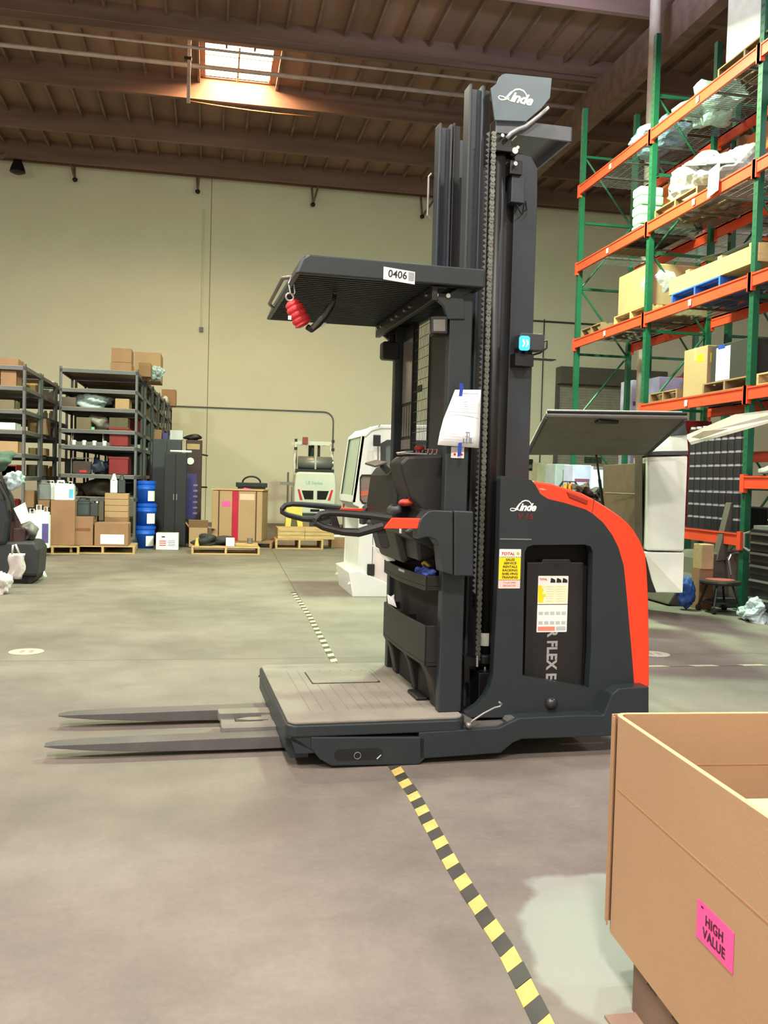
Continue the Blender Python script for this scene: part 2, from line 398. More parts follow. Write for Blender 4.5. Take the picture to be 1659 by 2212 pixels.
for k in range(1, 6):
    q = math.radians(90*k/5); pts.append((b.x+.3*math.sin(q), YW-.04, b.z-.3+.3*math.cos(q)))
pts.append((pts[-1][0], YW-.04, .9))
pipe('conduit', 'grey conduit running along the back wall and bending down behind the white forklift', pts, .022, 'conduit', greyplastic)
a = aY(1120, 688, YW)
pipe('conduit', 'dark horizontal conduit on the back wall between the mast and the green rack', [(a.x, YW-.04, a.z-.05), (a.x+5, YW-.04, a.z-.05)], .03, 'conduit', darkgrey)
a = aY(1175, 690, YW)
pipe('conduit', 'thin vertical conduit dropping down the back wall right of the mast', [(a.x, YW-.04, a.z), (a.x, YW-.04, .9)], .018, 'conduit', darkgrey)
a = aY(440, 455, YW); b = aY(436, 712, YW)
t = thing('downpipe', 'thin cream downpipe with small end box on the back wall', 'pipe', (a.x, YW-.06, 0))
MB().cyl((0, 0, b.z), (0, 0, a.z), .02, 8).build('pipe', wallpaint, t); MB().box(-.06, .06, -.05, .05, b.z-.08, b.z+.06).build('end_box', greyplastic, t)
names = ['first dark roof strut bracket on the wall top, above the left shelving', 'second dark roof strut bracket along the wall top, above the downpipe', 'third dark roof strut bracket along the wall top, right of the downpipe', 'dark V-shaped roof strut bracket on the wall top beside the truck mast']
for k, (px, py, dx) in enumerate(((162, 388, -.12), (427, 414, .04), (676, 442, .12), (912, 468, .3))):
    a = aY(px, py, YW-.35)
    t = thing('wall_bracket', names[k], 'bracket', (a.x, a.y, 0), group='strut brackets along the top of the back wall')
    MB().tube([(0, 0, a.z), (-.05, .1, a.z+.75)], .035, 6).build('strut', timber, t)
    MB().tube([(0, 0, a.z), (dx*1.5, -.2, a.z+.7)], .035, 6).build('strut', timber, t)
    MB().blob((0, 0, a.z), (.08, .08, .07), k, .1, 2).build('shoe', blacksteel, t)
a = aY(38, 372, YW-.8)
t = thing('unit_heater', 'dark round fixture hanging at the left end of the wall top', 'fixture', (a.x, a.y, 0))
MB().lathe([(.05, .75), (.12, .3), (.2, .1), (.22, 0), (.1, -.05)], (0, 0, a.z), 14).build('housing', blacksteel, t)
MB().tube([(0, 0, a.z+.7), (-.4, -.3, ZC-.55)], .07, 8).build('arm', timber, t)
# ------------------------------------------------------------------ floor tape and floor stickers
tapeY = mat('tape_yellow', (188, 164, 92), .6, var=.15, scale=12); tapeK = mat('tape_black', (58, 54, 50), .6, var=.2)
tapeW = mat('tape_worn', (176, 168, 142), .6, var=.15, scale=14)
def tape(label, pts, w, ms, step=.09, lean=.03):
    mb = MB(); tot = 0
    pts = [Vector(p) for p in pts]; seg = [(b-a).length for a, b in zip(pts, pts[1:])]; L_ = sum(seg)
    def at(s):
        for k, l in enumerate(seg):
            if s <= l or k == len(seg)-1:
                d = (pts[k+1]-pts[k]).normalized(); return pts[k]+d*s, Vector((d.y, -d.x, 0))
            s -= l
    n = int(L_/step)
    for k in range(n):
        a, na = at(k*step); b, nb = at((k+1)*step); mb.mt(k % 2); j = random.uniform(-.003, .003)
        d = (b-a).normalized()*lean
        mb.slab([a-na*(w/2+j)-d, b-nb*(w/2+j)-d, b+nb*(w/2-j)+d, a+na*(w/2-j)+d], (0, 0, .0025))
    return tag(mb.build('floor_tape', ms), label, 'floor tape')
z = .0008
def F3(px, py): q = fl(px, py); return (q.x, q.y, z)
tape('yellow and black striped hazard tape running from the foreground to under the truck', [F3(1190, 2250), F3(1100, 2065), F3(985, 1885), F3(895, 1720), F3(850, 1655), (.95, 4.62, z)], .062, [tapeY, tapeK], .09)
tape('worn hazard tape continuing on the floor behind the platform', [F3(722, 1430), F3(700, 1390), F3(668, 1330), F3(632, 1278)], .055, [tapeW, tapeK], .11, .02)
tape('worn pale tape line crossing the floor right of the red cover', [F3(1385, 1440), F3(1700, 1436)], .05, [tapeW, concrete], .22, .02)
for lab, px, py in (('round white floor sticker at the left edge of the photo', 57, 1408), ('round white floor sticker right of the truck', 1413, 1413)):
    q = fl(px, py); t = thing('floor_sticker', lab, 'sticker', (q.x, q.y, 0), group='round stickers on the floor')
    MB().lathe([(.135, 0), (.135, .002)], (0, 0, .0008), 32).build('disc', mat('sticker_white', (168, 163, 148), .6), t)
    mb = MB(); 
    for x0 in (-.05, .02): mb.prism(rrect(x0, x0+.035, -.05, .05, .015), .0028, .0034, 'z')
    mb.build('footprint_mark', mat('sticker_mark', (150, 130, 116), .6), t)
# ================================================================== THE ORDER PICKER TRUCK (local axes: x to its rear, y away from the camera, z up)
T = thing('order_picker_truck', 'tall dark grey order picker truck with orange-red rear cover, low platform and two forks', 'forklift', TO, TY)
TW = 1.43
def part(mb, name, m, parent=None, **k): return mb.build(name, m, parent or T, **k)
def both(fn):
    fn(lambda v: v); fn(lambda v: TW-v)
# forks
for c in (.385, .98):
    prof = [(-1.17, .066), (-1.17, .076), (-.9, .078), (.1, .085), (.1, .03), (-.35, .022), (-.75, .03), (-1.0, .05)]
    mb = MB(); vs = []; fs = []
    top = [(-1.175, .07, .03), (-1.12, .076, .045), (-.95, .08, .06), (.1, .086, .065)]
    bot = [(-1.175, .064, .03), (-1.12, .058, .045), (-.95, .045, .06), (-.6, .026, .062), (-.2, .02, .065), (.1, .02, .065)]
    import itertools
    xs = sorted(set([p[0] for p in top]+[p[0] for p in bot]))
    def itp(tb, x, k):
        for a, b in zip(tb, tb[1:]):
            if a[0] <= x <= b[0]: t = (x-a[0])/(b[0]-a[0]); return a[k]*(1-t)+b[k]*t
        return tb[-1][k]
    for x in xs:
        w = itp(top, x, 2); zt = itp(top, x, 1); zb = itp(bot, x, 1)
        vs += [(x, c-w, zb), (x, c+w, zb), (x, c+w, zt), (x, c-w, zt)]
    for k in range(len(xs)-1):
        for j in range(4): fs.append((k*4+j, k*4+(j+1) % 4, k*4+4+(j+1) % 4, k*4+4+j))
    fs += [(3, 2, 1, 0), tuple(len(xs)*4-4+j for j in range(4))]
    mb.add(vs, fs); part(mb, 'fork', mat('fork_steel', (92, 90, 90), .5, .3, var=.15), bevel=.004)
# pallet clamp between the forks
mb = MB()
mb.prism(rrect(-.29, .1, .45, .56, .02), .06, .105, 'z'); mb.prism(rrect(-.29, .1, .75, .86, .02), .06, .105, 'z')
mb.box(-.28, -.2, .5, .8, .04, .075); mb.box(-.05, .1, .5, .8, .04, .09)
cl = part(mb, 'pallet_clamp', mat('clamp_steel', (120, 117, 112), .5, .3), bevel=.004)
mb = MB(); mb.prism([(-.2, .655), (-.13, .625), (-.02, .63), (-.02, .69), (-.13, .69)], .07, .095, 'z'); mb.build('clamp_jaw', dullsteel, cl)
# platform
mb = MB(); mb.prism(rrect(.0, .93, .0, TW, .05), .165, .225, 'z')
part(mb, 'platform', truckgrey, bevel=.008)
mb = MB(); mb.prism(rrect(.012, .925, .014, TW-.014, .05, 6), .225, .24, 'z')
pm = part(mb, 'floor_mat', rubbermat, bevel=.005)
mb = MB()
for k in range(1, 12): mb.box(.08+k*.068, .086+k*.068, .22, TW-.22, .24, .2415)
mb.build('mat_rib', mat('mat_rib_rubber', (120, 113, 105), .85), pm)
h = [tz(676, 1477, .24), tz(822, 1476, .24), tz(800, 1450, .24), tz(664, 1458, .24)]
x0, x1 = h[0][0], h[1][0]; y0, y1 = h[0][1], 1.15
mb = MB(); mb.prism(rrect(x0, x1, y0, y1, .02), .24, .246, 'z'); hp = mb.build('hatch_panel', rubbermat, pm, bevel=.002)
mb = MB(); mb.prism([(x0-.006, y0-.008), (x1+.006, y0-.008), (x1+.006, y1+.008), (x0-.006, y1+.008)], .2402, .2415, 'z'); mb.build('hatch_seam', darkhole, pm)
# front fascia under the platform
mb = MB(); mb.prism([(.0, .165), (.0, .1), (.03, .045), (.12, .045), (.14, .165)], .0+.06, TW-.06, 'y'); mb.prism([(.0, .165), (.0, .17), (.02, .17), (.05, .08), (.16, .08), (.16, .165)], 0.01, TW-.01, 'y')
part(mb, 'front_fascia', truckgrey, bevel=.006)
# load wheel fairings, chassis arms, side plates, posts, gates on both sides
def side(f):
    def pb(poly, a, b, name, m, parent=None, bevel=.006, holes=()):
        return part(MB().prism(poly, f(a), f(b), 'y', holes), name, m, parent, bevel=bevel)
    fa = pb(tq(0, (672, 1592), (672, 1618), (690, 1640), (716, 1655), (905, 1652), (918, 1640), (918, 1592)), 0, .2, 'wheel_fairing', truckgrey)
    c0 = tk(722, 1632, 0); c1 = tk(826, 1632, 0); 
    mb = MB(); mb.prism(rrect(c0[0], c1[0], c0[1]-.028, c0[1]+.03, .028), f(-.0015), f(.01), 'y'); mb.build('fairing_slot', darkhole, fa)
    cc = tk(772, 1632, 0); mb = MB()
    mb.tube([(cc[0]+.017*math.cos(t*math.pi/8), f(-.003), cc[1]+.017*math.sin(t*math.pi/8)) for t in range(16)], .002, 6, closed=True); mb.build('indicator_ring', greyplastic, fa)
    mb = MB(); e = tk(818, 1634, 0); mb.tube([(e[0]-.01, f(-.003), e[1]-.012), (e[0]+.012, f(-.003), e[1]+.008)], .004, 6); mb.build('latch_pin', steel, fa)
    wh = MB().cyl((.45, f(.04), .06), (.45, f(.16), .06), .058, 24); part(wh, 'load_wheel', tyre)
    pb(tq(0, (905, 1582), (1078, 1572), (1122, 1551), (1245, 1545), (1304, 1545), (1322, 1500), (1338, 1487), (1402, 1483), (1402, 1540), (1400, 1583), (1320, 1590), (1128, 1597), (1108, 1605), (1082, 1627), (905, 1640)), .0, .1, 'chassis_arm', truckgrey)
    op = tq(.1, (1127, 1459), (1132, 1192), (1138, 1181), (1150, 1177), (1262, 1176), (1274, 1180), (1279, 1192), (1275, 1400), (1270, 1485), (1200, 1473))
    sp = pb(tq(.1, (1084, 1028), (1146, 1037), (1155, 1047), (1166, 1067), (1183, 1078), (1219, 1086.5), (1264, 1100.5), (1278, 1109), (1301, 1128.5), (1320, 1154), (1334, 1182), (1345.5, 1221), (1351, 1274), (1357, 1344), (1362, 1400), (1366.5, 1456), (1368, 1482), (1337, 1483), (1320, 1498), (1301, 1550), (1116, 1549), (1000, 1549), (1005, 1540), (1030, 1524), (1047, 1505), (1058, 1484), (1064, 1456), (1071, 1316), (1076.5, 1176), (1080, 1034)),
            .09, .15, 'side_panel', truckgrey, holes=[op], bevel=.008)
    return sp, op
SP, OP = side(lambda v: v); side(lambda v: TW-v)
# body core and red cover
def inset(poly, d):
    c = Vector((sum(p[0] for p in poly)/len(poly), sum(p[1] for p in poly)/len(poly)))
    return [tuple(c+(Vector(p)-c)*(1-d)) for p in poly]
core = tq(.2, (1090, 1040), (1150, 1050), (1180, 1090), (1255, 1110), (1290, 1135), (1312, 1180), (1325, 1230), (1335, 1350), (1340, 1480), (1310, 1560), (1110, 1560), (1080, 1400))
part(MB().prism(core, .22, TW-.22, 'y'), 'body_core', darkhole)
outer = [(1153.5, 1039), (1190, 1045), (1219, 1054), (1258, 1066), (1281, 1078), (1300, 1089), (1320, 1102), (1340, 1116), (1357, 1131), (1371, 1149), (1382, 1168), (1389, 1184), (1394, 1199), (1397, 1232), (1400, 1288), (1402, 1400), (1402, 1484)]
inner = [(1150, 1038), (1156, 1049), (1166, 1067), (1183, 1078), (1219, 1086.5), (1264, 1100.5), (1278, 1109), (1301, 1128.5), (1320, 1154), (1334, 1182), (1345.5, 1221), (1351, 1274), (1357, 1344), (1362, 1400), (1366.5, 1456), (1368, 1484)]
O_ = tq(.1, *outer); I_ = tq(.1, *[(x-4, y+3) for x, y in inner])
mb = MB(); mb.prism(O_+I_[::-1], .093, TW-.093, 'y')
rc = part(mb, 'rear_cover', redorange, bevel=.012, seg=3)
q = tq(.1, (1222, 1062), (1268, 1080), (1266, 1090), (1228, 1075))
part(MB().prism(q, .085, .11, 'y'), 'cover_grip', darkred, rc, bevel=.003)
q = tq(.1, (1281, 1079), (1283, 1079), (1279, 1104), (1277, 1108))
part(MB().prism(q, .0915, .1, 'y'), 'cover_seam', darkred, rc)
q = tq(.1, (1162, 1056), (1168, 1054), (1180, 1058), (1172, 1059)); part(MB().prism(q, .0915, .1, 'y'), 'cover_highlight', mat('cover_highlight_tone', (235, 150, 130), .3), rc)  # highlight put in as a pale sliver on the red cover
# padded rear leaning pad behind the cover
q = tq(.45, (1388, 1208), (1396, 1200), (1400, 1215), (1408, 1250), (1420, 1281), (1400, 1280), (1392, 1250))
part(MB().prism(q, .45, 1.0, 'y'), 'rear_pad', blackplastic, bevel=.01)
# battery compartment: deep liner, door with tab, flap and stickers
u0, u1 = min(p[0] for p in OP), max(p[0] for p in OP); z0, z1 = min(p[1] for p in OP), max(p[1] for p in OP)
d = tq(.16, (1139, 1215), (1171, 1215), (1173, 1208), (1231, 1208), (1234, 1215), (1261, 1215), (1259, 1400), (1256, 1486), (1133, 1462))
bd = part(MB().prism(d, .16, .2, 'y'), 'battery_door', blackplastic, bevel=.004)
mb = MB(); q = tq(.16, (1195, 1219), (1208, 1219), (1205, 1225), (1197, 1225)); mb.prism(q, .158, .17, 'y'); mb.build('latch_hole', darkhole, bd)
q = tq(.1, (1126, 1460), (1200, 1474), (1270, 1486), (1269, 1548), (1118, 1548), (1121, 1500))
fp = part(MB().prism(q, .094, .13, 'y'), 'battery_flap', mat('flap_plastic', (54, 52, 56), .5), bevel=.003)
q = tq(.09, (1157, 1485), (1175, 1489), (1184, 1486), (1224, 1497), (1224, 1503), (1190, 1500), (1160, 1494)); MB().prism(q, .0925, .1, 'y').build('flap_slot', darkhole, fp)
k = tk(1191, 1519, .08); MB().lathe([(.0, .0), (.03, 0), (.034, .02), (.02, .035), (.004, .04)], (0, 0, 0), 20).build('knob', mat('knob_plastic', (46, 44, 46), .3), fp, smooth=True, loc=(k[0], .094, k[1])).rotation_euler.x = math.radians(90)
q = tq(.09, (1080, 1163), (1148, 1164), (1148, 1167), (1080, 1166)); MB().prism(q, .086, .092, 'y').build('trim_edge', dullsteel, SP, bevel=.001)
q = tq(.09, (1086, 1552), (1114, 1550), (1116, 1543), (1090, 1545)); MB().prism(q, .03, .12, 'y').build('step_tread', dullsteel, SP)
# stickers
def sticker(px, v, name, m, parent, t=.0015, r=.004):
    a, b = tk(px[0], px[1], v), tk(px[2], px[3], v)
    return MB().prism(rrect(a[0], b[0], b[1], a[1], r), v, v+t, 'y').build(name, m, parent), a, b
v = .0885
st, a, b = sticker((1079, 1186, 1123, 1271), v, 'sales_sticker', white, SP)
W = b[0]-a[0]; Hh = a[1]-b[1]
MB().box(a[0], b[0], v-.0006, v, a[1]-Hh*.78, a[1]-Hh*.21).build('yellow_field', yellow, st)
MB().box(a[0], b[0], v-.0004, v, b[1]+.003, a[1]-Hh*.79).build('phone_field', pinkprint, st)
mb = MB()
for zz in (a[1]-Hh*.20, a[1]-Hh*.785):
    for k in range(12):
        x = a[0]+W*(k+.2)/12; mb.slab([(x, v-.001, zz-.003), (x+.0035, v-.001, zz-.003), (x+.0065, v-.001, zz+.003), (x+.003, v-.001, zz+.003)], (0, .0005, 0))
mb.build('hazard_edge', inkblack, st)
textmesh('sticker_lettering', 'TOTAL', .021, face_minus_y(a[0]+W*.07, v-.001, a[1]-Hh*.15, sx=1.15), inkred, st, shear=.25, off=.0004)
MB().cyl((a[0]+W*.86, v-.001, a[1]-Hh*.11), (a[0]+W*.86, v, a[1]-Hh*.11), .0085, 16).build('emblem', mat('emblem_olive', (190, 180, 60), .6), st)
for k, w in enumerate(('SALES', 'SERVICE', 'RENTALS', 'RACKING', 'SHELVING', 'TRAINING')):
    textmesh('sticker_lettering', w, .0175, face_minus_y(a[0]+W*.5, v-.0012, a[1]-Hh*(.295+.09*k), sx=1.12), inkblack, st, off=.0003, align='CENTER', shear=.15)
for k in range(2):
    textmesh('sticker_lettering', ('714-655-8080', '800-544-7209')[k], .0125, face_minus_y(a[0]+W*.5, v-.0012, a[1]-Hh*(.87+.075*k)), mat('phone_ink', (190, 140, 140), .7), st, align='CENTER')
v = .158
st, a, b = sticker((1163, 1244, 1224, 1365), v, 'service_sticker', white, bd)
W = b[0]-a[0]; Hh = a[1]-b[1]
MB().box(a[0]+.001, b[0]-.001, v-.0004, v, a[1]-Hh*.49, a[1]-Hh*.17).build('pale_green_field', palegreen, st)
mb = MB(); 
for k, w in enumerate((.12, .18, .16, .26, .2, .17)): mb.box(a[0]+.001, a[0]+W*w, v-.0008, v, a[1]-Hh*(.22+.05*k), a[1]-Hh*(.17+.05*k))
mb.build('yellow_field', yellow, st)
textmesh('sticker_lettering', 'TOTAL', .014, face_minus_y(a[0]+W*.04, v-.001, a[1]-Hh*.075), inkred, st, off=.0003)
mb = MB()
for k in range(3):
    x = a[0]+W*(.4+.2*k); mb.prism([(x, a[1]-Hh*.12), (x+W*.17, a[1]-Hh*.12), (x+W*.16, a[1]-Hh*.07), (x+W*.08, a[1]-Hh*.045), (x+W*.02, a[1]-Hh*.035)], v-.001, v, 'y')
mb.mt(0); mb.box(a[0], b[0], v-.001, v, a[1]-Hh*.51, a[1]-Hh*.5)
mb.build('machine_pictures', inkblack, st)
mb = MB()
for k in range(7):
    zz = a[1]-Hh*(.19+.042*k); mb.box(a[0]+W*.28, a[0]+W*.5, v-.001, v, zz-.0012, zz); mb.box(a[0]+W*.62, a[0]+W*.93, v-.001, v, zz-.0012, zz)
for r in range(2):
    for c in range(5): mb.box(a[0]+W*(.05+.19*c), a[0]+W*(.19+.19*c), v-.001, v, a[1]-Hh*(.69+.17*r), a[1]-Hh*(.635+.17*r))
mb.build('printed_lines', mat('print_grey', (176, 182, 186), .7), st)
mb = MB(); mb.box(a[0]+W*.04, a[0]+W*.6, v-.001, v, a[1]-Hh*.975, a[1]-Hh*.9); mb.build('red_panel', mat('print_salmon', (232, 130, 110), .7), st)
mb = MB(); mb.box(a[0]+W*.64, a[0]+W*.95, v-.001, v, a[1]-Hh*.97, a[1]-Hh*.9); mb.build('printed_panel', mat('print_grey', (176, 182, 186)), st)
# vertical lettering on the battery door (reads downwards)
lt = mat('lettering_silver', (150, 148, 146), .5)
q = tk(1184, 1358, .158)
textmesh('door_lettering', 'R FLEX E', .082, face_minus_y(q[0], .1593, q[1], roll=math.radians(-90), sx=.88), lt, bd, off=.003, space=1.02)
# script lettering: swash L from flat strokes, the rest slanted letters
def script(u, v, z, s, parent, m, tilt=0.0):
    mb = MB()
    def stroke(pts, w):
        P = [Vector((p[0], p[1])) for p in pts]; 
        for k in range(len(P)-1):
            d = (P[k+1]-P[k]); n = Vector((-d.y, d.x)).normalized(); wa, wb = w[min(k, len(w)-1)]/2, w[min(k+1, len(w)-1)]/2
            e = d.normalized()*.004
            mb.slab([(P[k].x-n.x*wa-e.x, 0, P[k].y-n.y*wa-e.y), (P[k+1].x-n.x*wb+e.x, 0, P[k+1].y-n.y*wb+e.y), (P[k+1].x+n.x*wb+e.x, 0, P[k+1].y+n.y*wb+e.y), (P[k].x+n.x*wa-e.x, 0, P[k].y+n.y*wa-e.y)], (0, .0012, 0))
    stroke([(.95, .30), (.62, .10), (.30, .02), (.08, .06), (.0, .18), (.10, .30), (.32, .30), (.60, .26), (.95, .12), (1.02, .10)], [.05, .08, .10, .08, .07, .07, .08, .09, .08, .05])
    stroke([(.55, .12), (.78, .38), (1.0, .70), (1.16, .88)], [.10, .18, .18, .10])
    stroke([(1.12, .82), (1.35, 1.05), (1.70, 1.16), (2.05, 1.10), (2.30, .90), (2.36, .70)], [.09, .12, .12, .12, .09, .05])
    o = mb.build('script_initial', m, parent, loc=(u, v, z)); o.scale = (s, 1, s); o.rotation_euler.y = tilt
    textmesh('script_lettering', 'inde', 1.12*s, Matrix.Translation((u, v, z)) @ Matrix.Rotation(tilt, 4, 'Y') @ Matrix.Translation((1.0*s, 0, .08*s)) @ Matrix.Rotation(math.radians(90), 4, 'X') @ Matrix.Diagonal((1.0, 1, 1, 1)), m, parent, shear=.4, off=.042*s, space=.95)
k = tk(1102, 1104, .088); script(k[0], .0875, k[1], .050, SP, mat('logo_white', (236, 236, 236), .5))
k = tk(1116, 1118, .088); textmesh('model_lettering', 'V 15', .04, face_minus_y(k[0], .0885, k[1]-.006, sx=1.2), mat('model_red', (110, 22, 34), .5), SP, shear=.3, off=.001)
# ------------------------------------------------------------------ mast
MV0, MV1 = .38, 1.05
def mast_side(f, near):
    mb = MB(); ZT = 3.63
    u = .972
    mb.box(u, u+.016, f(MV0), f(MV0+.1), .12, ZT); mb.box(u+.016, u+.085, f(MV0+.04), f(MV0+.055), .12, ZT-.01); mb.box(u+.07, u+.085, f(MV0), f(MV0+.1), .12, ZT)
    part(mb, 'outer_rail', mastgrey, bevel=.004)
    mb = MB(); u = 1.062
    mb.box(u, u+.012, f(MV0+.03), f(MV0+.1), .14, ZT+.01); mb.box(u+.012, u+.05, f(MV0+.06), f(MV0+.075), .14, ZT)
    part(mb, 'inner_rail', blacksteel, bevel=.003)
mast_side(lambda v: v, True); mast_side(lambda v: TW-v, False)
part(MB().cyl((1.165, .4, .42), (1.165, .4, 3.3), .034, 24), 'lift_cylinder', mat('cylinder_black', (26, 24, 22), .5), smooth=True)
k = tk(1044, 1382, .366); 
mb = MB(); R_ = .0346; rows = []
for zz in (k[1]-.036, k[1]+.036): rows.append([(1.165+R_*math.cos(math.radians(t)), .4+R_*math.sin(math.radians(t)), zz) for t in range(200, 291, 10)])
mb.rings(rows); part(mb, 'cylinder_label', mat('label_paper', (196, 196, 186), .6))
mb = MB(); mb.lathe([(.04, 0), (.05, .01), (.05, .05), (.04, .06)], (1.165, .4, .43), 20); mb.cyl((1.21, .4, .46), (1.23, .39, .48), .012, 8); part(mb, 'cylinder_collar', blacksteel, smooth=False, bevel=.003)
part(MB().tube([(1.16, .38, .45), (1.16, .37, .4), (1.16, .37, .35), (1.17, .36, .315), (1.2, .35, .3), (1.24, .34, .3)], .007, 8), 'hydraulic_hose', dullsteel, smooth=True)
part(MB().cyl((1.165, TW-.4, .42), (1.165, TW-.4, 3.3), .034, 20), 'lift_cylinder', mat('cylinder_black', (30, 28, 26)), smooth=True)
# rear column plates
for f in ((lambda v: v), (lambda v: TW-v)):
    q = tq(.45, (1113, 372), (1113, 335), (1122, 330), (1148, 338), (1161, 364), (1161, 420), (1143, 1000), (1143, 1120), (1088, 1120))
    mb = MB(); mb.prism(q, f(.45), f(.47), 'y'); part(mb, 'column_plate', mastgrey, bevel=.003)
mb = MB(); mb.box(1.3, 1.4, .47, TW-.47, 1.4, 1.9); mb.box(1.3, 1.4, .47, TW-.47, 2.6, 2.75); part(mb, 'column_tie', blacksteel)
# inner backing between rails (dark, keeps the mast closed as seen from the side)
mb = MB(); mb.box(1.10, 1.36, .5, .52, .12, 3.3); mb.box(1.10, 1.36, TW-.52, TW-.5, .12, 3.3); part(mb, 'inner_mast_plate', mat('inner_mast_dark', (34, 33, 36), .45))
# top cross beam with logo plate, spreader plate and bent handle
mb = MB(); zt = 3.45
mb.box(1.12, 1.57, .35, .365, zt-.08, zt); mb.box(1.555, 1.57, .35, TW-.35, zt-.08, zt); mb.box(1.12, 1.57, TW-.365, TW-.35, zt-.08, zt); mb.box(1.3, 1.57, .36, TW-.36, zt-.03, zt-.015)
part(mb, 'top_frame', mat('frame_grey', (92, 98, 106), .4), bevel=.003)
q = tq(.33, (1059, 192), (1072, 181), (1077, 168), (1084, 162), (1092, 160), (1191, 170), (1187, 213), (1168, 236), (1135, 264), (1068, 261))
lp = part(MB().prism(q, .32, .335, 'y'), 'logo_plate', mat('logo_plate_paint', (92, 108, 116), .35), bevel=.003)
k = tk(1076, 214, .318); script(k[0], .3185, k[1]-.0, .068, lp, mat('logo_cream', (235, 238, 225), .5), tilt=math.radians(5))
mb = MB(); q = [tk(x, y, .34) for x, y in ((1180, 237), (1160, 255), (1133, 276), (1118, 281), (1102, 290), (1094, 300))]
mb.tube([(a, .34-.03*(len(q)-i)/len(q), z) for i, (a, z) in enumerate(q)], .012, 8, rs=[.009, .011, .012, .012, .012, .012]); part(mb, 'guide_pipe', mat('bare_tube', (170, 172, 176), .35, .5), smooth=True)
mb = MB(); a = tk(1068, 320, .36); b = tk(1118, 333, .36); mb.box(a[0], b[0], .34, .45, b[1], b[1]+.03); mb.box(a[0], a[0]+.1, .36, .45, b[1]-.0, b[1]+.18); part(mb, 'cylinder_bracket', blacksteel, bevel=.003)
for px, py, r in ((1113, 325, .018), (1119, 318, .009), (1086, 292, .01), (1114, 353, .012)):
    a = tk(px, py, .33); part(MB().cyl((a[0], .33, a[1]), (a[0], .37, a[1]), r, 10), 'bolt', steel)
a = tk(1103, 345, .36); b = tk(1128, 378, .36); part(MB().box(a[0], b[0], .36, .45, b[1], a[1]), 'valve_block', blacksteel, bevel=.004)
a = tk(1106, 375, .38); b = tk(1133, 439, .38); jb = part(MB().box(a[0], b[0], .38, .449, b[1], a[1]), 'junction_box', mastgrey, bevel=.004)
MB().tube([((a[0]+b[0])/2, .4, b[1]), (b[0]-.01, .4, b[1]-.05), (b[0]+.03, .42, b[1]-.02), (b[0]+.03, .44, b[1]+.03)], .005, 6).build('cable', blacksteel, jb)
# chain: two rows of link plates with rollers
mb = MB(); ca = tk(1067, 286, .30); cb = tk(1031, 1425, .30); n = 92
for k in range(n):
    zz = ca[1]+(cb[1]-ca[1])*(k+.5)/n; uu_ = ca[0]; L_ = (ca[1]-cb[1])/n
    for s in (-1, 1):
        o = .004 if k % 2 else .007
        mb.prism([(uu_-.011, zz-L_*.62), (uu_+.011, zz-L_*.62), (uu_+.014, zz-L_*.35), (uu_+.008, zz), (uu_+.014, zz+L_*.35), (uu_+.011, zz+L_*.62), (uu_-.011, zz+L_*.62), (uu_-.014, zz+L_*.35), (uu_-.008, zz), (uu_-.014, zz-L_*.35)], .30+s*o, .30+s*o+.0025, 'y')
    mb.cyl((uu_, .29, zz), (uu_, .312, zz), .006, 6)
part(mb, 'lift_chain', chainsteel)
# ribbed cable carrier beside the chain
mb = MB(); n = 88
for k in range(n):
    zz = ca[1]+.0+(cb[1]+.35-ca[1])*k/n; mb.prism([(ca[0]-.034, zz), (ca[0]-.014, zz+.014), (ca[0]-.014, zz-.018)], .33, .335, 'y')
part(mb, 'cable_carrier', mat('carrier_grey', (96, 96, 98), .5))
a = tk(1031, 1428, .3); part(MB().cyl((a[0], .3, a[1]-.03), (a[0], .3, a[1]+.03), .009, 8), 'chain_anchor', steel)
q = tq(.33, (994, 1406), (1012, 1418), (1028, 1424), (1028, 1440), (1015, 1440), (1015, 1475), (1003, 1475), (1003, 1420)); part(MB().prism(q, .33, .36, 'y'), 'anchor_bracket', blackplastic, bevel=.003)
part(MB().box(.93, 1.5, .2, TW-.2, .1, .2).box(1.1, 1.22, .3, TW-.3, .2, .4), 'mast_foot', blacksteel, bevel=.006)
# handle strip on the far rail
a = tk(937, 330, 1.0)
part(MB().tube([(.962, TW-.36, 3.36), (.945, TW-.36, 3.34), (.945, TW-.36, 3.1), (.962, TW-.36, 3.08)], .007, 8), 'grab_strip', dullsteel)
# inside window plate on the far mast
part(MB().box(.985, 1.16, TW-.425, TW-.42, .3, 3.56), 'rail_plate', mat('plate_blue_grey', (70, 80, 88), .35))
# blue warning light on the mast
a = tk(1150, 740, .35)
w = part(MB().prism(rrect(a[0]-.08, a[0]+.07, a[1]-.045, a[1]+.05, .02), .34, .42, 'y'), 'blue_spotlight', darkgrey, bevel=.006)
bl = mat('blue_light_lens', (60, 190, 240), .3, emit=(40, 170, 255), estr=3.0)
b = tk(1136, 741, .33); MB().prism(rrect(b[0]-.035, b[0]+.025, b[1]-.04, b[1]+.04, .015), .334, .345, 'y').build('lens', bl, w)
mb = MB()
for x in (-.012, .01): mb.tube([(b[0]+x-.006, .331, b[1]+.02), (b[0]+x+.004, .331, b[1]), (b[0]+x-.006, .331, b[1]-.02)], .004, 6)
mb.build('lens_element', mat('lens_core', (210, 245, 255), .3, emit=(190, 240, 255), estr=4.0), w)
mb = MB(); mb.box(a[0]-.09, a[0]+.02, .37, .46, a[1]-.13, a[1]-.06); mb.box(a[0]-.07, a[0]-.05, .38, .42, a[1]-.08, a[1]-.02); mb.box(a[0]-.03, a[0]-.01, .38, .42, a[1]-.08, a[1]-.04)
mb.box(a[0]-.02, a[0]+.16, .38, .44, a[1]-.085, a[1]-.078)
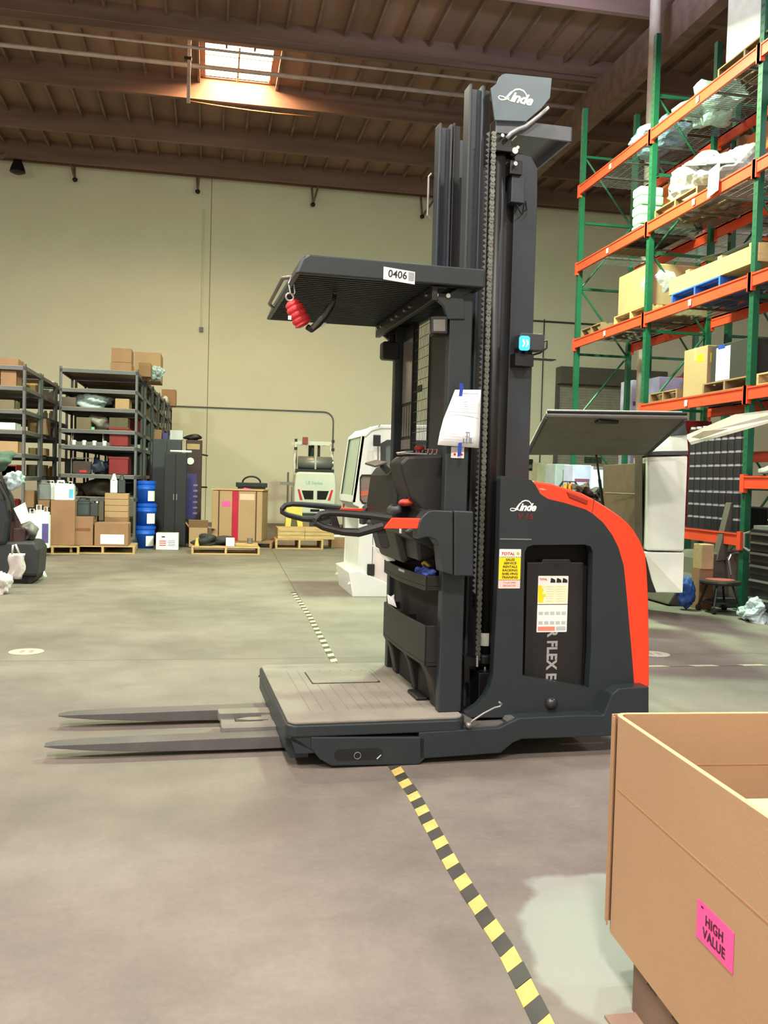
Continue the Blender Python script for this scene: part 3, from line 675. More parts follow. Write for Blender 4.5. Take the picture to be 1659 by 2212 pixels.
mb.tube([(a[0]+.06, .38, a[1]+.01), (a[0]+.1, .38, a[1]+.02), (a[0]+.1, .38, a[1]-.02), (a[0]+.06, .38, a[1]-.05), (a[0]+.0, .38, a[1]-.07)], .006, 6)
mb.build('lamp_bracket', blacksteel, w, bevel=.002)
# ------------------------------------------------------------------ operator cell
rz0, rz1 = 2.45, 2.545
# roof: side rails, ribbed plate, front and rear bars
mb = MB()
mb.prism([(.0, rz0), (.03, rz1-.02), (.06, rz1), (.97, rz1), (.97, rz0), ], .02, .045, 'y'); mb.prism([(.0, rz0), (.03, rz1-.02), (.06, rz1), (.97, rz1), (.97, rz0)], TW-.045, TW-.02, 'y')
mb.prism([(-.005, rz0), (.03, rz1-.005), (.05, rz1-.005), (.02, rz0)], .03, TW-.03, 'y'); mb.box(.94, .97, .03, TW-.03, rz0, rz1)
rf = part(mb, 'overhead_guard', truckgrey, bevel=.008, seg=3)
mb = MB(); mb.box(.02, .96, .04, TW-.04, rz0+.03, rz0+.04)
y = .06
while y < TW-.06: mb.box(.02, .96, y, y+.012, rz0+.004, rz0+.03); y += .046
mb.build('guard_slats', mat('guard_slat_paint', (40, 44, 42), .5), rf)
sl = tk(829, 575, .018); sr = tk(896, 608, .018)
st = MB().slab([(sl[0], .018, sl[1]-.002), (sr[0], .018, sl[1]-.016-.0), (sr[0], .018, sl[1]-.016-.062), (sl[0], .018, sl[1]-.064)], (0, .003, 0)).build('number_plate', white, rf)
textmesh('plate_number', '0406', .052, face_minus_y(sl[0]+.022, .0172, sl[1]-.05, roll=math.radians(-3.5), sx=.95), inkblack, st, off=.0008)
mb = MB()
for k in range(9): mb.box(sl[0]+.128, sl[0]+.158, .0168, .018, sl[1]-.02-.005*k-.0025, sl[1]-.02-.005*k)
mb.build('printed_block', inkgrey, st)
a = tz(692, 700, rz0); MB().box(a[0]-.02, a[0]+.03, a[1]-.05, a[1]+.1, rz0-.001, rz0+.003).build('guard_label', white, rf)
# bolted cross bar, end brackets, posts
mb = MB(); mb.box(.70, .73, .06, TW-.06, rz0-.075, rz0+.0); mb.box(.73, .78, .06, TW-.06, rz0-.012, rz0)
cb_ = part(mb, 'cross_bar', blacksteel, bevel=.003)
for yy in (.16, .5, .62, .8, .92, 1.2, 1.3): MB().cyl((.69, yy, rz0-.03), (.70, yy, rz0-.03), .010, 8).build('bolt', steel, cb_)
for f in ((lambda v: v), (lambda v: TW-v)):
    q = tq(.1, (938, 634), (948, 634), (965, 636), (990, 622), (1030, 622), (1000, 640), (1003, 690), (966, 690), (957, 660), (945, 650))
    g = part(MB().prism(q, f(.09), f(.12), 'y'), 'roof_bracket', truckgrey, bevel=.003)
    for px, py in ((942, 637), (968, 639)):
        a = tk(px, py, .085); MB().cyl((a[0], f(.08), a[1]), (a[0], f(.09), a[1]), .012, 10).build('bolt', steel, g)
    a0 = .81
    mb = MB(); mb.box(a0, a0+.125, f(.10), f(.165), .24, rz0-.01)
    part(mb, 'post', truckgrey, bevel=.006)
# dark cheek behind the near post, far post window
mb = MB(); mb.box(.86, .88, .165, .61, .3, 2.42); mb.box(.86, .88, .96, TW-.165, .3, 2.42); part(mb, 'post_cheek', mat('cheek_dark', (36, 34, 38), .5))
mb = MB(); q0 = 1.56; mb.box(.852, .86, .98, 1.22, 1.94, 2.33); part(mb, 'post_panel', mat('post_panel_silver', (170, 160, 160), .2, .6, stretch=(1, 1, 8)))
mb = MB(); 
for k in range(4): mb.box(.852, .86, .985+k*.06, 1.025+k*.06, 1.73, 1.92)
mb.box(.852, .86, .98, 1.22, 1.65, 1.71); part(mb, 'post_vent', mat('vent_grey', (122, 112, 112), .5, .3))
# mesh screen
mb = MB(); 
y = .61
while y < .96: mb.cyl((.855, y, 1.6), (.855, y, 2.42), .0016, 4); y += .025
z = 1.62
while z < 2.4: mb.cyl((.853, .6, z), (.853, .97, z), .002, 4); z += .062
mb.box(.845, .865, .955, .97, 1.55, 2.42)
part(mb, 'mesh_screen', blacksteel)
a = tk(913, 792, .7); part(MB().box(0.848, .852, .74, .83, 1.98, 2.02), 'screen_tag', blackplastic)
# work lights
a = tk(947, 702, .1)
w = part(MB().prism(rrect(.1, .2, a[1]-.05, a[1]+.05, .015), a[0]-.02, a[0]+.05, 'x'), 'work_light', blackplastic, bevel=.004)
MB().prism(rrect(.112, .188, a[1]-.038, a[1]+.038, .01), a[0]-.023, a[0]-.018, 'x').build('lens', mat('lamp_lens', (110, 108, 104), .15, .3), w)
# the lamp is turned a little towards the camera: a facet with its lens
q = tq(.085, (931, 684), (966, 684), (966, 721), (931, 721)); g = MB().prism(q, .078, .1, 'y').build('lamp_face', blackplastic, w, bevel=.004)
q = tq(.078, (936, 690), (962, 690), (962, 716), (936, 716)); MB().prism(q, .0755, .08, 'y').build('face_lens', mat('lamp_lens', (110, 108, 104)), w, bevel=.002)
f_ = TW-.13
a = tk(842, 758, f_); w = part(MB().prism(rrect(a[0]-.058, a[0]+.058, a[1]-.06, a[1]+.055, .02), f_-.04, f_+.04, 'y'), 'warning_speaker', blackplastic, bevel=.008)
MB().box(a[0]-.012, a[0]+.02, f_-.02, f_+.02, a[1]+.05, a[1]+.12).box(a[0]-.05, a[0]+.06, f_-.03, f_+.03, a[1]+.1, rz0).build('speaker_mount', blacksteel, w, bevel=.003)
# side gates
def gate(f, near):
    g0 = part(MB().prism(tq(-.02, (903, 1165), (903, 1141), (906, 1127), (913, 1115), (925, 1104), (938, 1102), (979, 1104), (979, 1243), (955, 1236), (949, 1180), (946, 1176), (940, 1165), (925, 1160)), f(-.02), f(.09), 'y'), 'gate_housing', truckgrey, bevel=.006)
    part(MB().prism(tq(-.02, (981, 1103), (1023, 1105), (1023, 1245), (981, 1244)), f(-.02), f(.09), 'y'), 'gate_motor_cover', truckgrey, g0, bevel=.006)
    part(MB().prism(tq(-.01, (846, 1119), (911, 1120), (903, 1142), (829, 1142)), f(-.01), f(.05), 'y'), 'gate_rail', redorange, g0, bevel=.003)
    loop = [(846, 1120), (800, 1114), (740, 1109), (712, 1108), (694, 1111), (684, 1122), (683, 1130), (700, 1139), (740, 1149), (776, 1151), (800, 1144), (828, 1136)]
    q = tq(0, *loop); mb = MB(); mb.tube([(a, f(.02), z) for a, z in q], .014, 10, rs=[.026, .021, .018, .017, .017, .017, .017, .018, .020, .023, .024, .026])
    c_ = tq(0, (800, 1115), (846, 1119), (832, 1142), (812, 1143), (792, 1147), (806, 1133)); mb.prism(c_, f(.004), f(.036), 'y')
    mb.build('gate_handle', blackplastic, g0, smooth=False)
    q = tq(0, (814, 1142), (834, 1142), (845, 1180), (840, 1186), (826, 1184)); MB().prism(q, f(.02), f(.05), 'y').build('gate_strut', blackplastic, g0, bevel=.004)
    return g0
gate(lambda v: v, True); gate(lambda v: TW-v, False)
# console
mb = MB()
pts = [(.60, 1.545), (.64, 1.585), (.85, 1.60), (.85, 1.05), (.72, 1.02), (.70, 1.15), (.72, 1.30), (.66, 1.36), (.62, 1.48)]
mb.prism(pts, .24, .50, 'y')
cs = part(mb, 'console', blackplastic, bevel=.018, seg=3)
pts2 = [(.64, 1.48), (.68, 1.54), (.85, 1.57), (.85, 1.02), (.70, .98), (.66, 1.12), (.62, 1.30)]
MB().prism(pts2, .50, 1.16, 'y').build('console_body', blackplastic, cs, bevel=.03, seg=3)
mb = MB(); mb.box(.655, .69, .30, .47, 1.33, 1.43); mb.build('grip_recess', darkhole, cs)
MB().box(.64, .82, .27, .47, 1.592, 1.602).build('key_panel', greyplastic, cs, bevel=.004)
MB().slab([(.62, .40, 1.600), (.66, .36, 1.606), (.72, .42, 1.612), (.68, .46, 1.606)], (0, 0, .006)).build('display', mat('display_silver', (190, 188, 184), .3), cs)
mb = MB(); mb.lathe([(.012, 0), (.012, .02), (.026, .022), (.028, .035), (.018, .042)], (.73, .33, 1.6), 20); mb.build('emergency_button', redplastic, cs, smooth=False)
mb = MB(); 
for k in range(3): mb.tube([(.76+.025*k, .27, 1.6), (.765+.025*k, .27, 1.622), (.765+.025*k, .35, 1.622), (.76+.025*k, .35, 1.6)], .006, 6)
mb.build('control_lever', mat('lever_maroon', (96, 56, 54), .4), cs)
mb = MB(); mb.slab([(.535, .55, 1.52), (.60, .52, 1.545), (.60, .80, 1.56), (.535, .82, 1.54)], (0, 0, .012)); mb.tube([(.6, .66, 1.54), (.64, .66, 1.50)], .02, 8); mb.build('terminal', darkgrey, cs, bevel=.004)
mb = MB(); mb.tube([(.62, .28, 1.30), (.60, .30, 1.29), (.60, .42, 1.29), (.62, .45, 1.30), (.72, .45, 1.30)], .022, 10); mb.build('steering_grip', darkgrey, cs, smooth=True)
mb = MB(); mb.blob((.66, .3, 1.335), (.045, .035, .022), 4, .2, 2); mb.build('red_control_knob', mat('knob_red', (180, 60, 44), .5), cs, smooth=True)
mb = MB(); mb.blob((.70, 1.12, 1.40), (.05, .07, .13), 9, .06, 3); mb.build('armrest_hub', blackplastic, cs, smooth=True)
mb = MB(); q = tq(.2, (848, 1145), (945, 1150), (948, 1180), (915, 1172), (870, 1155)); mb.prism([(.62, 1.18), (.66, 1.21), (.85, 1.21), (.85, 1.05), (.76, 1.10), (.68, 1.14)], .2, 1.2, 'y'); mb.build('knee_pad', blackplastic, cs, bevel=.02, seg=3)
mb = MB(); a = tk(870, 1150, .1); mb.box(.58, .585, .1, .13, 1.18, 1.23); mb.build('white_tab', white, cs)
# storage wall: back panel, tray, deep bin with divider, foot well
mb = MB(); mb.box(.84, .86, .165, TW-.165, .24, 1.25); bk = part(mb, 'storage_wall', darkhole)
def bin_(zb, zt_, u_, lip, nm, floor_z, div):
    # bowed front lip: outline in plan
    front = []
    for k in range(17):
        t = k/16; v_ = .15+(1.10-.15)*t; front.append((u_+.0-.03*math.sin(math.pi*t)*lip, v_))
    mb = MB()
    outer_ = front+[(.85, 1.10), (.85, .15)]
    rows = [[(p[0], p[1], zt_) for p in front], [(p[0]+.004, p[1], zb) for p in front]]
    th = .012
    mb.prism(front+[(p[0]+th, p[1]) for p in front[::-1]], zb, zt_, 'z')
    mb.box(u_, .85, .15, .162, zb, zt_); mb.box(u_, .85, 1.09, 1.10, zb, zt_); mb.prism(outer_, floor_z-.01, floor_z, 'z')
    if div: mb.box(u_-.01, .85, .70, .71, zb, zt_-.02); mb.box(u_+.01, .84, .71, 1.09, zt_-.05, zt_-.04)
    return part(mb, nm, blackplastic, bevel=.003)
tray = bin_(.875, .955, .735, .9, 'upper_tray', .905, False)
dbin = bin_(.475, .69, .74, .5, 'deep_bin', .5, True)
a = .72; MB().slab([(.712, .50, .935), (.708, .62, .935), (.708, .62, .948), (.712, .50, .948)], (-.002, 0, 0)).build('tray_label', mat('label_grey', (150, 150, 150), .5), tray)
for y0, y1 in ((.16, .30), (.62, .70), (1.06, 1.16)):
    part(MB().prism([(.75, .475), (.79, .40), (.82, .27), (.82, .24), (.86, .24), (.86, .475)], y0, y1, 'y'), 'bin_support', blackplastic, bevel=.01)
mb = MB(); mb.box(.76, .83, .36, .56, .24, .262); part(mb, 'pedal', blacksteel, bevel=.01)
part(MB().box(.855, .93, .165, .4, .24, .45), 'post_gusset', truckgrey, bevel=.004)
# bent rod handle on the chassis arm
q = [tk(x, y, -.01) for x, y in ((1012, 1566), (1022, 1556), (1045, 1541), (1068, 1529), (1080, 1526), (1084, 1521), (1077, 1516))]
mb = MB(); mb.tube([(a, -.01, z) for a, z in q], .006, 8); q = tk(1012, 1566, 0); mb.cyl((q[0], -.02, q[1]), (q[0], .03, q[1]), .014, 12)
part(mb, 'release_lever', dullsteel, smooth=True)
mb = MB(); q = tq(.05, (1002, 1545), (1000, 1575), (1080, 1572), (1110, 1556), (1080, 1560), (1035, 1562)); mb.prism(q, .04, .1, 'y'); part(mb, 'step_plate', dullsteel)
# roof hand rail (bent tube at the front edge) 
q = [(-.005, .75, rz0-.015), (-.02, .62, rz0-.02), (-.10, .60, rz0-.05), (-.17, .95, rz0-.08), (-.15, 1.08, rz0-.08), (-.02, 1.1, rz0-.04)]
q = [tuple(tku_) for tku_ in ()]
def tkp(px, py, v): a = tk(px, py, v); return (a[0], v, a[1])
q = [tkp(655, 600, .2), tkp(627, 599, .35), tkp(611, 601, .4), (tkp(604, 614, .55)), tkp(582, 656, .95), tkp(588, 663, 1.0), tkp(606, 664, 1.1)]
part(MB().tube(q, .010, 10), 'front_grab_rail', mat('rail_brown_steel', (116, 104, 96), .4, .5), smooth=True)
q = [tkp(731, 608, .45), tkp(728, 622, .45), tkp(724, 634, .45), tkp(722, 645, .45)]
part(MB().tube(q, .008, 8), 'hook_bracket', dullsteel, rf)
# ------------------------------------------------------------------ things hung on or lying in the truck
R = thing('fall_arrest_block', 'ribbed red retractable fall arrest block hanging from the front rail of the truck roof', 'safety device')
R.location = TO; R.rotation_euler.z = TY
a = Vector(tkp(628, 650, .32)); b = Vector(tkp(657, 704, .32)); ax = (b-a)
mb = MB(); n = 14; pts = [a+ax*(k/n) for k in range(n+1)]
rs = [.028+.016*math.sin(math.pi*min(1, k/5)*.5)+(.004 if k % 3 else -.003) for k in range(n+1)]; rs[0] = .02; rs[-1] = .024
mb.tube(pts, .04, 16, rs=rs); mb.build('casing', redfab, R, smooth=False)
mb = MB(); c = a+Vector((-.005, 0, .02)); mb.tube([c+Vector((.02*math.cos(t*math.pi/6), 0, .02*math.sin(t*math.pi/6))) for t in range(12)], .006, 6, closed=True); mb.build('shackle', steel, R, smooth=True)
mb = MB(); p1 = Vector(tkp(629, 598, .32)); p2 = Vector(tkp(632, 640, .32)); w_ = .012
mb.tube([p1+Vector((0, 0, .0)), p1+Vector((w_, 0, -.02)), p2+Vector((w_, 0, .02)), p2, p2+Vector((-w_, 0, .02)), p1+Vector((-w_, 0, -.03))], .0045, 6, closed=True); mb.build('carabiner', mat('carabiner_white', (210, 206, 200), .3, .3), R, smooth=True)
mb = MB(); q = [Vector(tkp(*p)) for p in ((664, 706, .32), (672, 712, .33), (686, 700, .35), (700, 684, .38), (713, 664, .42), (721, 650, .45), (723, 636, .45))]
mb.tube(q, .010, 6, rs=[.016, .018, .02, .02, .02, .014, .01]); mb.build('lanyard', mat('lanyard_black', (44, 42, 42), .6), R, smooth=True)
mb = MB(); q2 = [p+Vector((0, -.015, .006)) for p in q[1:6]]; mb.tube(q2, .012, 6); mb.build('webbing', mat('webbing_grey', (110, 110, 106), .6), R, smooth=True)
a = tk(626, 686, .27); MB().box(a[0]-.008, a[0]+.008, .272, .28, a[1]-.01, a[1]+.01).build('casing_label', white, R)
# document taped to the near post
D = thing('document_sheet', 'white printed sheet hanging from blue tape on the near post beside the chain', 'paper', TO, TY)
rows = []; L1 = [(983, 842), (972, 870), (958, 905), (950, 935), (945, 961)]; R1 = [(1039, 842), (1038, 875), (1037, 905), (1036, 940), (1034, 968)]
for i, (l_, r_) in enumerate(zip(L1, R1)):
    row = []
    for k in range(7):
        t = k/6; x = l_[0]*(1-t)+r_[0]*t; y = l_[1]*(1-t)+r_[1]*t; vv_ = .085-.03*(1-t)*(i/4)-.01*math.sin(t*3)
        row.append(tkp(x, y, vv_))
    rows.append(row)
sh = MB().rings(rows).build('sheet', paper, D, smooth=True, solid=.0008)
mb = MB()
def pline(x0, y0, x1, y1, v_, w=.0012): a = tk(x0, y0, v_); b = tk(x1, y1, v_); mb.slab([(a[0], v_, a[1]-w), (b[0], v_, b[1]-w), (b[0], v_, b[1]+w), (a[0], v_, a[1]+w)], (0, .0003, 0))
pline(967, 889, 1033, 893, .052, .002); pline(1000, 850, 1034, 851, .066, .0035)
for k in range(6): pline(990-k*2, 858+k*5, 1028, 859.5+k*5, .06, .0007)
for k in range(9): pline(962-k*1.6, 900+k*6, 1006-k*.8, 902+k*6, .044, .0007)
mb.build('printed_lines', mat('print_pale', (170, 185, 205), .7), D)
mb = MB(); 
for (x0, y0, x1, y1) in ((1006, 933, 1015, 936), (1008, 936, 1010, 952), (1013, 936, 1014, 956), (1000, 947, 1003, 957), (1006, 948, 1008, 957), (1014, 946, 1019, 957), (999, 955, 1022, 958)):
    a = tk(x0, y0, .045); b = tk(x1, y1, .045); mb.box(a[0], b[0], .045, .0455, a[1], b[1])
mb.build('truck_picture', inkgrey, D)
for nm, p in (('upper_tape', ((992, 828), (1000, 828), (1001, 838), (998, 856), (991, 856), (993, 842))), ('lower_tape', ((990, 957), (998, 956), (996, 984), (988, 987)))):
    MB().prism(tq(.042, *p), .0405, .043, 'y').build(nm, tapeblue, D)
D2 = thing('small_tag', 'small white tag with red marks taped below the printed sheet on the truck post', 'tag', TO, TY)
MB().prism(tq(.094, (975, 965), (1003, 966), (1002, 990), (974, 989)), .094, .096, 'y').build('card', white, D2)
mb = MB(); a = tk(980, 984, .093); mb.box(a[0], a[0]+.012, .0925, .094, a[1], a[1]+.012); a = tk(995, 984, .093); mb.box(a[0], a[0]+.012, .0925, .094, a[1], a[1]+.01); mb.build('red_mark', inkred, D2)
# gloves, papers
G = MB(); rn = random.Random(3)
for k, (y, z, r) in enumerate(((.30, .935, .05), (.36, .95, .045), (.27, .95, .04), (.42, .93, .035), (.33, .975, .03))): G.blob((.79+rn.uniform(-.02, .02), y, z), (r, r*1.2, r*.7), k, .35, 3)
g = G.build('work_gloves', mat('glove_blue', (44, 66, 150), .7, var=.4, scale=25, bump=.4), smooth=True, loc=TO, rz=TY); tag(g, 'crumpled blue work gloves lying in the upper tray of the truck', 'gloves')
mb = MB(); mb.tube([(.80, .30, .99), (.78, .33, 1.01), (.78, .37, 1.0), (.80, .38, .98)], .010, 8); g = mb.build('yellow_strap', mat('strap_yellow', (180, 160, 60), .6), loc=TO, rz=TY); tag(g, 'small yellow strap curling out of the blue gloves in the truck tray', 'strap')
mb = MB(); mb.slab([tkp(803, 1178, 1.12), tkp(850, 1203, .9), tkp(853, 1212, .9), tkp(835, 1212, 1.0)], (.004, 0, .002)); g = mb.build('folded_paper', paper, loc=TO, rz=TY); tag(g, 'folded white paper sticking out over the left end of the upper tray', 'paper')
mb = MB(); mb.slab([tkp(836, 1284, 1.0), tkp(850, 1292, .95), tkp(856, 1312, .92), tkp(838, 1303, 1.0)], (.003, 0, 0)); mb.slab([tkp(845, 1288, .98), tkp(851, 1284, .97), tkp(850, 1295, .95), tkp(846, 1296, .95)], (.003, 0, 0)); g = mb.build('white_slip', paper, loc=TO, rz=TY); tag(g, 'torn white slip tucked into the left end of the deep truck bin', 'paper')
# ================================================================== GENERIC STORED GOODS
def pxbox(x0, y0, x1, y1, Y):
    a = aY(x0, y1, Y); b = aY(x1, y0, Y); return a.x, b.x, a.z, b.z
def carton(label, x0, x1, Y, z0, z1, d, m=None, flaps=False, rz=0.0, group=None, tapem=None, name='cardboard_box', cat='box', print_=None, open_=False):
    w = x1-x0; h = z1-z0; cx = (x0+x1)/2
    t = thing(name, label, cat, (cx, Y+d/2, z0), rz, group); m = m or cardboard
    if open_:
        mb = MB(); th = .01
        mb.box(-w/2, w/2, -d/2, -d/2+th, 0, h); mb.box(-w/2, w/2, d/2-th, d/2, 0, h); mb.box(-w/2, -w/2+th, -d/2, d/2, 0, h); mb.box(w/2-th, w/2, -d/2, d/2, 0, h); mb.box(-w/2, w/2, -d/2, d/2, 0, th)
        mb.build('carton', m, t)
    else: MB().box(-w/2, w/2, -d/2, d/2, 0, h).build('carton', m, t, bevel=min(.008, w*.05))
    if not open_: MB().box(-w/2-.001, w/2+.001, -.03, .03, h*.8, h+.0015).build('packing_tape', tapem or tanbag, t)
    if print_ == 'label': MB().box(-w*.32, w*.38, -d/2-.002, -d/2, h*.08, h*.5).build('address_label', white, t)
    if print_ == 'text': MB().box(-w*.28, w*.38, -d/2-.002, -d/2, h*.5, h*.6).build('printed_word', mat('print_brown', (120, 70, 50), .8), t)
    if print_ == 'yellow':
        MB().box(-w*.42, -w*.05, -d/2-.002, -d/2, h*.62, h*.74).build('yellow_label', yellow, t); MB().box(-w*.42, -w*.05, -d/2-.002, -d/2, h*.05, h*.16).build('white_label', white, t)
    if flaps:
        mb = MB(); mb.slab([(-w/2, -d/2, h), (w/2, -d/2, h), (w/2, -d/2-.12, h+.16), (-w/2, -d/2-.12, h+.16)], (0, .006, .003)); mb.slab([(-w/2, -d/2, h), (-w/2, d/2, h), (-w/2-.1, d/2, h+.14), (-w/2-.1, -d/2, h+.14)], (.006, 0, 0)); mb.slab([(w/2, -d/2, h), (w/2, d/2, h), (w/2+.14, d/2, h-.02), (w/2+.14, -d/2, h-.02)], (0, 0, .006)); mb.build('flap', m, t)
    return t
def pallet(label, x0, Y, z=0.0, w=1.2, d=1.0, m=None, rz=0.0, group=None, h=.14, loc=None):
    t = thing('wooden_pallet', label, 'pallet', loc or (x0+w/2, Y+d/2, z), rz, group); m = m or woodlt
    mb = MB(); n = 7
    for k in range(n):
        y = -d/2+(d-.09)*k/(n-1); mb.box(-w/2, w/2, y, y+.09, h-.018, h)
    mb.build('deck_boards', m, t)
    for x in (-w/2, -.02, w/2-.04): MB().prism([(-d/2, .018), (-d/2, h-.018), (d/2, h-.018), (d/2, .018), (d/2-.15, .018), (d/2-.2, .05), (d/2-.35, .05), (d/2-.4, .018)], x, x+.04, 'x').build('stringer', m, t)
    mb = MB()
    for y in (-d/2, -.05, d/2-.1): mb.box(-w/2, w/2, y, y+.1, 0, .018)
    mb.build('bottom_boards', m, t); return t
def pail(label, x, y, z, r=.2, h=.43, group=None):
    t = thing('blue_pail', label, 'bucket', (x, y, z), random.uniform(-.3, .3), group)
    MB().lathe([(r*.84, 0), (r*.92, h*.6), (r*.97, h*.62), (r*.97, h*.68), (r*.93, h*.69), (r*.96, h*.85)], n=24).build('bucket', blue, t, smooth=True)
    MB().lathe([(r, h*.84), (r*1.02, h*.88), (r*1.02, h*.95), (r*.9, h*.96), (r*.9, h*.995)], n=24).build('lid', blue, t)
    mb = MB(); rows = [[((r*.93+.006)*math.cos(math.radians(a)), (r*.93+.006)*math.sin(math.radians(a)), zz) for a in range(275, 326, 10)] for zz in (h*.1, h*.55)]; mb.rings(rows).build('pail_label', white, t)
    return t
def jug(label, x, y, z, w=.2, d=.14, h=.3, m=None, cap=None, lab=None, group=None, name='fluid_jug'):
    t = thing(name, label, 'jug', (x, y, z), 0, group); m = m or whiteplastic
    b = MB(); b.prism(rrect(-w/2, w/2, -d/2, d/2, min(w, d)*.22), 0, h*.78, 'z'); b.prism(rrect(-w*.42, w*.42, -d*.42, d*.42, min(w, d)*.2), h*.78, h*.86, 'z'); b.build('body', m, t, bevel=.012)
    MB().tube([(-w*.28, 0, h*.84), (-w*.28, 0, h*.97), (w*.12, 0, h*.97), (w*.16, 0, h*.84)], w*.07, 6).build('handle', m, t)
    MB().cyl((w*.3, 0, h*.84), (w*.3, 0, h*.96), w*.12, 10).build('cap', cap or blacksteel, t)
    if lab: MB().box(-w*.38, w*.38, -d/2-.002, -d/2+.002, h*.12, h*.58).build('jug_label', lab, t)
    return t
def shelf_unit(name, label, x, y, w, d, levels, loc_z=0.0, group=None, post=.05):
    t = thing(name, label, 'shelving', (x, y, 0), 0, group); H_ = max(levels)
    for xx in (0, w-post):
        for yy in (0, d-post): MB().box(xx, xx+post, yy, yy+.012, 0, H_+.03).box(xx if xx == 0 else xx+post-.012, xx+.012 if xx == 0 else xx+post, yy, yy+post, 0, H_+.03).build('post', shelfgrey, t)
    for z in levels:
        s = MB().box(0, w, 0, .02, z-.075, z-.01).box(0, w, d-.02, d, z-.075, z-.01).box(0, .02, 0, d, z-.075, z-.01).box(w-.02, w, 0, d, z-.075, z-.01).build('shelf', shelfgrey, t)
        MB().box(.015, w-.015, .015, d-.015, z-.014, z).build('shelf_board', shelfboard, s)
    return t
# ------------------------------------------------------------------ the row of grey shelving at the left
LV = [.2, .99, 1.42, 1.96, 2.265, 2.68, 3.03, 3.40]
AX, AW = -2.79, 1.43
ordinal = ['nearest', 'second', 'third', 'fourth', 'fifth', 'farthest']
s0 = shelf_unit('steel_shelving', 'nearest tall grey steel shelving bay behind the cartons and jugs, post beside the blue pails', AX, 18.0, AW, 1.5, LV)
for k in range(1, 6):
    dup(s0, (AX+.05*k, 18.0+1.62*k, 0), label='%s grey steel shelving bay of the row running away behind the blue pails' % ordinal[k])
LB = [.2, .8, 1.35, 1.75, 2.15, 2.5, 2.9, 3.25]
e0 = shelf_unit('steel_shelving', 'grey steel shelving bay at the left edge of the photo, nearest of the left row', -4.62, 16.6, 1.5, 1.5, LB)
dup(e0, (-4.62, 18.25, 0), label='second grey steel shelving bay of the row at the left edge of the photo')
dup(e0, (-4.62, 19.9, 0), label='third grey steel shelving bay of the left row, just left of the tall row')
def on_shelf(label, px0, py0, px1, py1, z, Y=18.06, d=.5, m=None, kind='box', **k):
    a = aY(px0, py0, Y); b = aY(px1, py1, Y)
    return carton(label, a.x, b.x, Y, z+.001, max(z+.05, z+(a.z-b.z)), d, m, **k)
on_shelf('lower torn brown carton of the pair on top of the nearest tall shelving bay', 239, 776, 284, 796, 3.40, d=.6, m=cardbd)
t = on_shelf('upper tall brown carton stacked above another on the nearest shelving bay top', 241, 743, 284, 776, 3.40, d=.5, m=cardbd); t.location.z = 3.402+(aY(239, 776, 18.06).z-aY(284, 796, 18.06).z)
c = aY(320, 810, 19.6)
carton('large bright carton on top of the shelving row with white items before it', aY(290, 800, 19.8).x, aY(347, 800, 19.8).x, 19.8, 3.401, 4.0, .9, cardboard, print_=None)
carton('brown carton half in front of the large bright carton on the shelving row top', aY(300, 800, 19.0).x, aY(326, 800, 19.0).x, 18.95, 3.401, 3.68, .5, cardbd)
carton('small carton with pale mark at the far end of the shelving row top', aY(350, 800, 26.6).x, aY(381, 800, 26.6).x, 26.6, 3.401, 3.86, .6, cardboard)
j = MB().blob((0, 0, .12), (.12, .1, .13), 3, .3, 2, flat=.9).build('white_bottle', whiteplastic, smooth=True, loc=(aY(356, 850, 26.4).x, 26.4, 3.41)); tag(j, 'white bottle standing beside the small far carton on the shelving top', 'bottle')
wl = MB().blob((0, 0, .12), (.17, .16, .14), 5, .3, 4, flat=.8, fine=.1).build('plastic_bag', bagmat, loc=(aY(322, 800, 19.4).x+.12, 19.45, 3.41)); tag(wl, 'crumpled clear bag leaning on the brown carton on the shelving row top', 'bag')
on_shelf('dark carton left of the clear wrapped bundle on the nearest tall bay', 133, 850, 164, 872, 2.68, d=.5, m=mat('carton_dark', (92, 76, 66), .8))
b = MB().blob((0, 0, .13), (.34, .25, .13), 8, .3, 4, flat=.95, fine=.1).build('wrapped_parts', bagmat, smooth=True, loc=(aY(198, 860, 18.4).x, 18.4, 2.69)); tag(b, 'bundle wrapped in clear plastic on the upper middle shelf of the nearest tall bay', 'bundle')
on_shelf('plain carton at the right end of the shelf with the clear wrapped bundle', 249, 850, 279, 873, 2.68, d=.6)
b = MB().blob((0, 0, .14), (.25, .25, .15), 18, .35, 3, flat=.9).build('plastic_bag', mat('bag_grey', (130, 122, 116), .4, bump=.6, bscale=15), smooth=True, loc=(aY(215, 900, 18.4).x, 18.4, 2.275)); tag(b, 'grey plastic bag of parts on the shelf above the small wire stand', 'bag')
on_shelf('dull brown box left of the grey plastic bag on the nearest tall bay', 165, 893, 196, 920, 2.265, d=.5, m=mat('carton_olive', (112, 98, 78), .8))
on_shelf('dark olive box right of the grey plastic bag on the nearest tall bay', 236, 893, 276, 922, 2.265, d=.5, m=mat('carton_dark2', (84, 74, 54), .8))
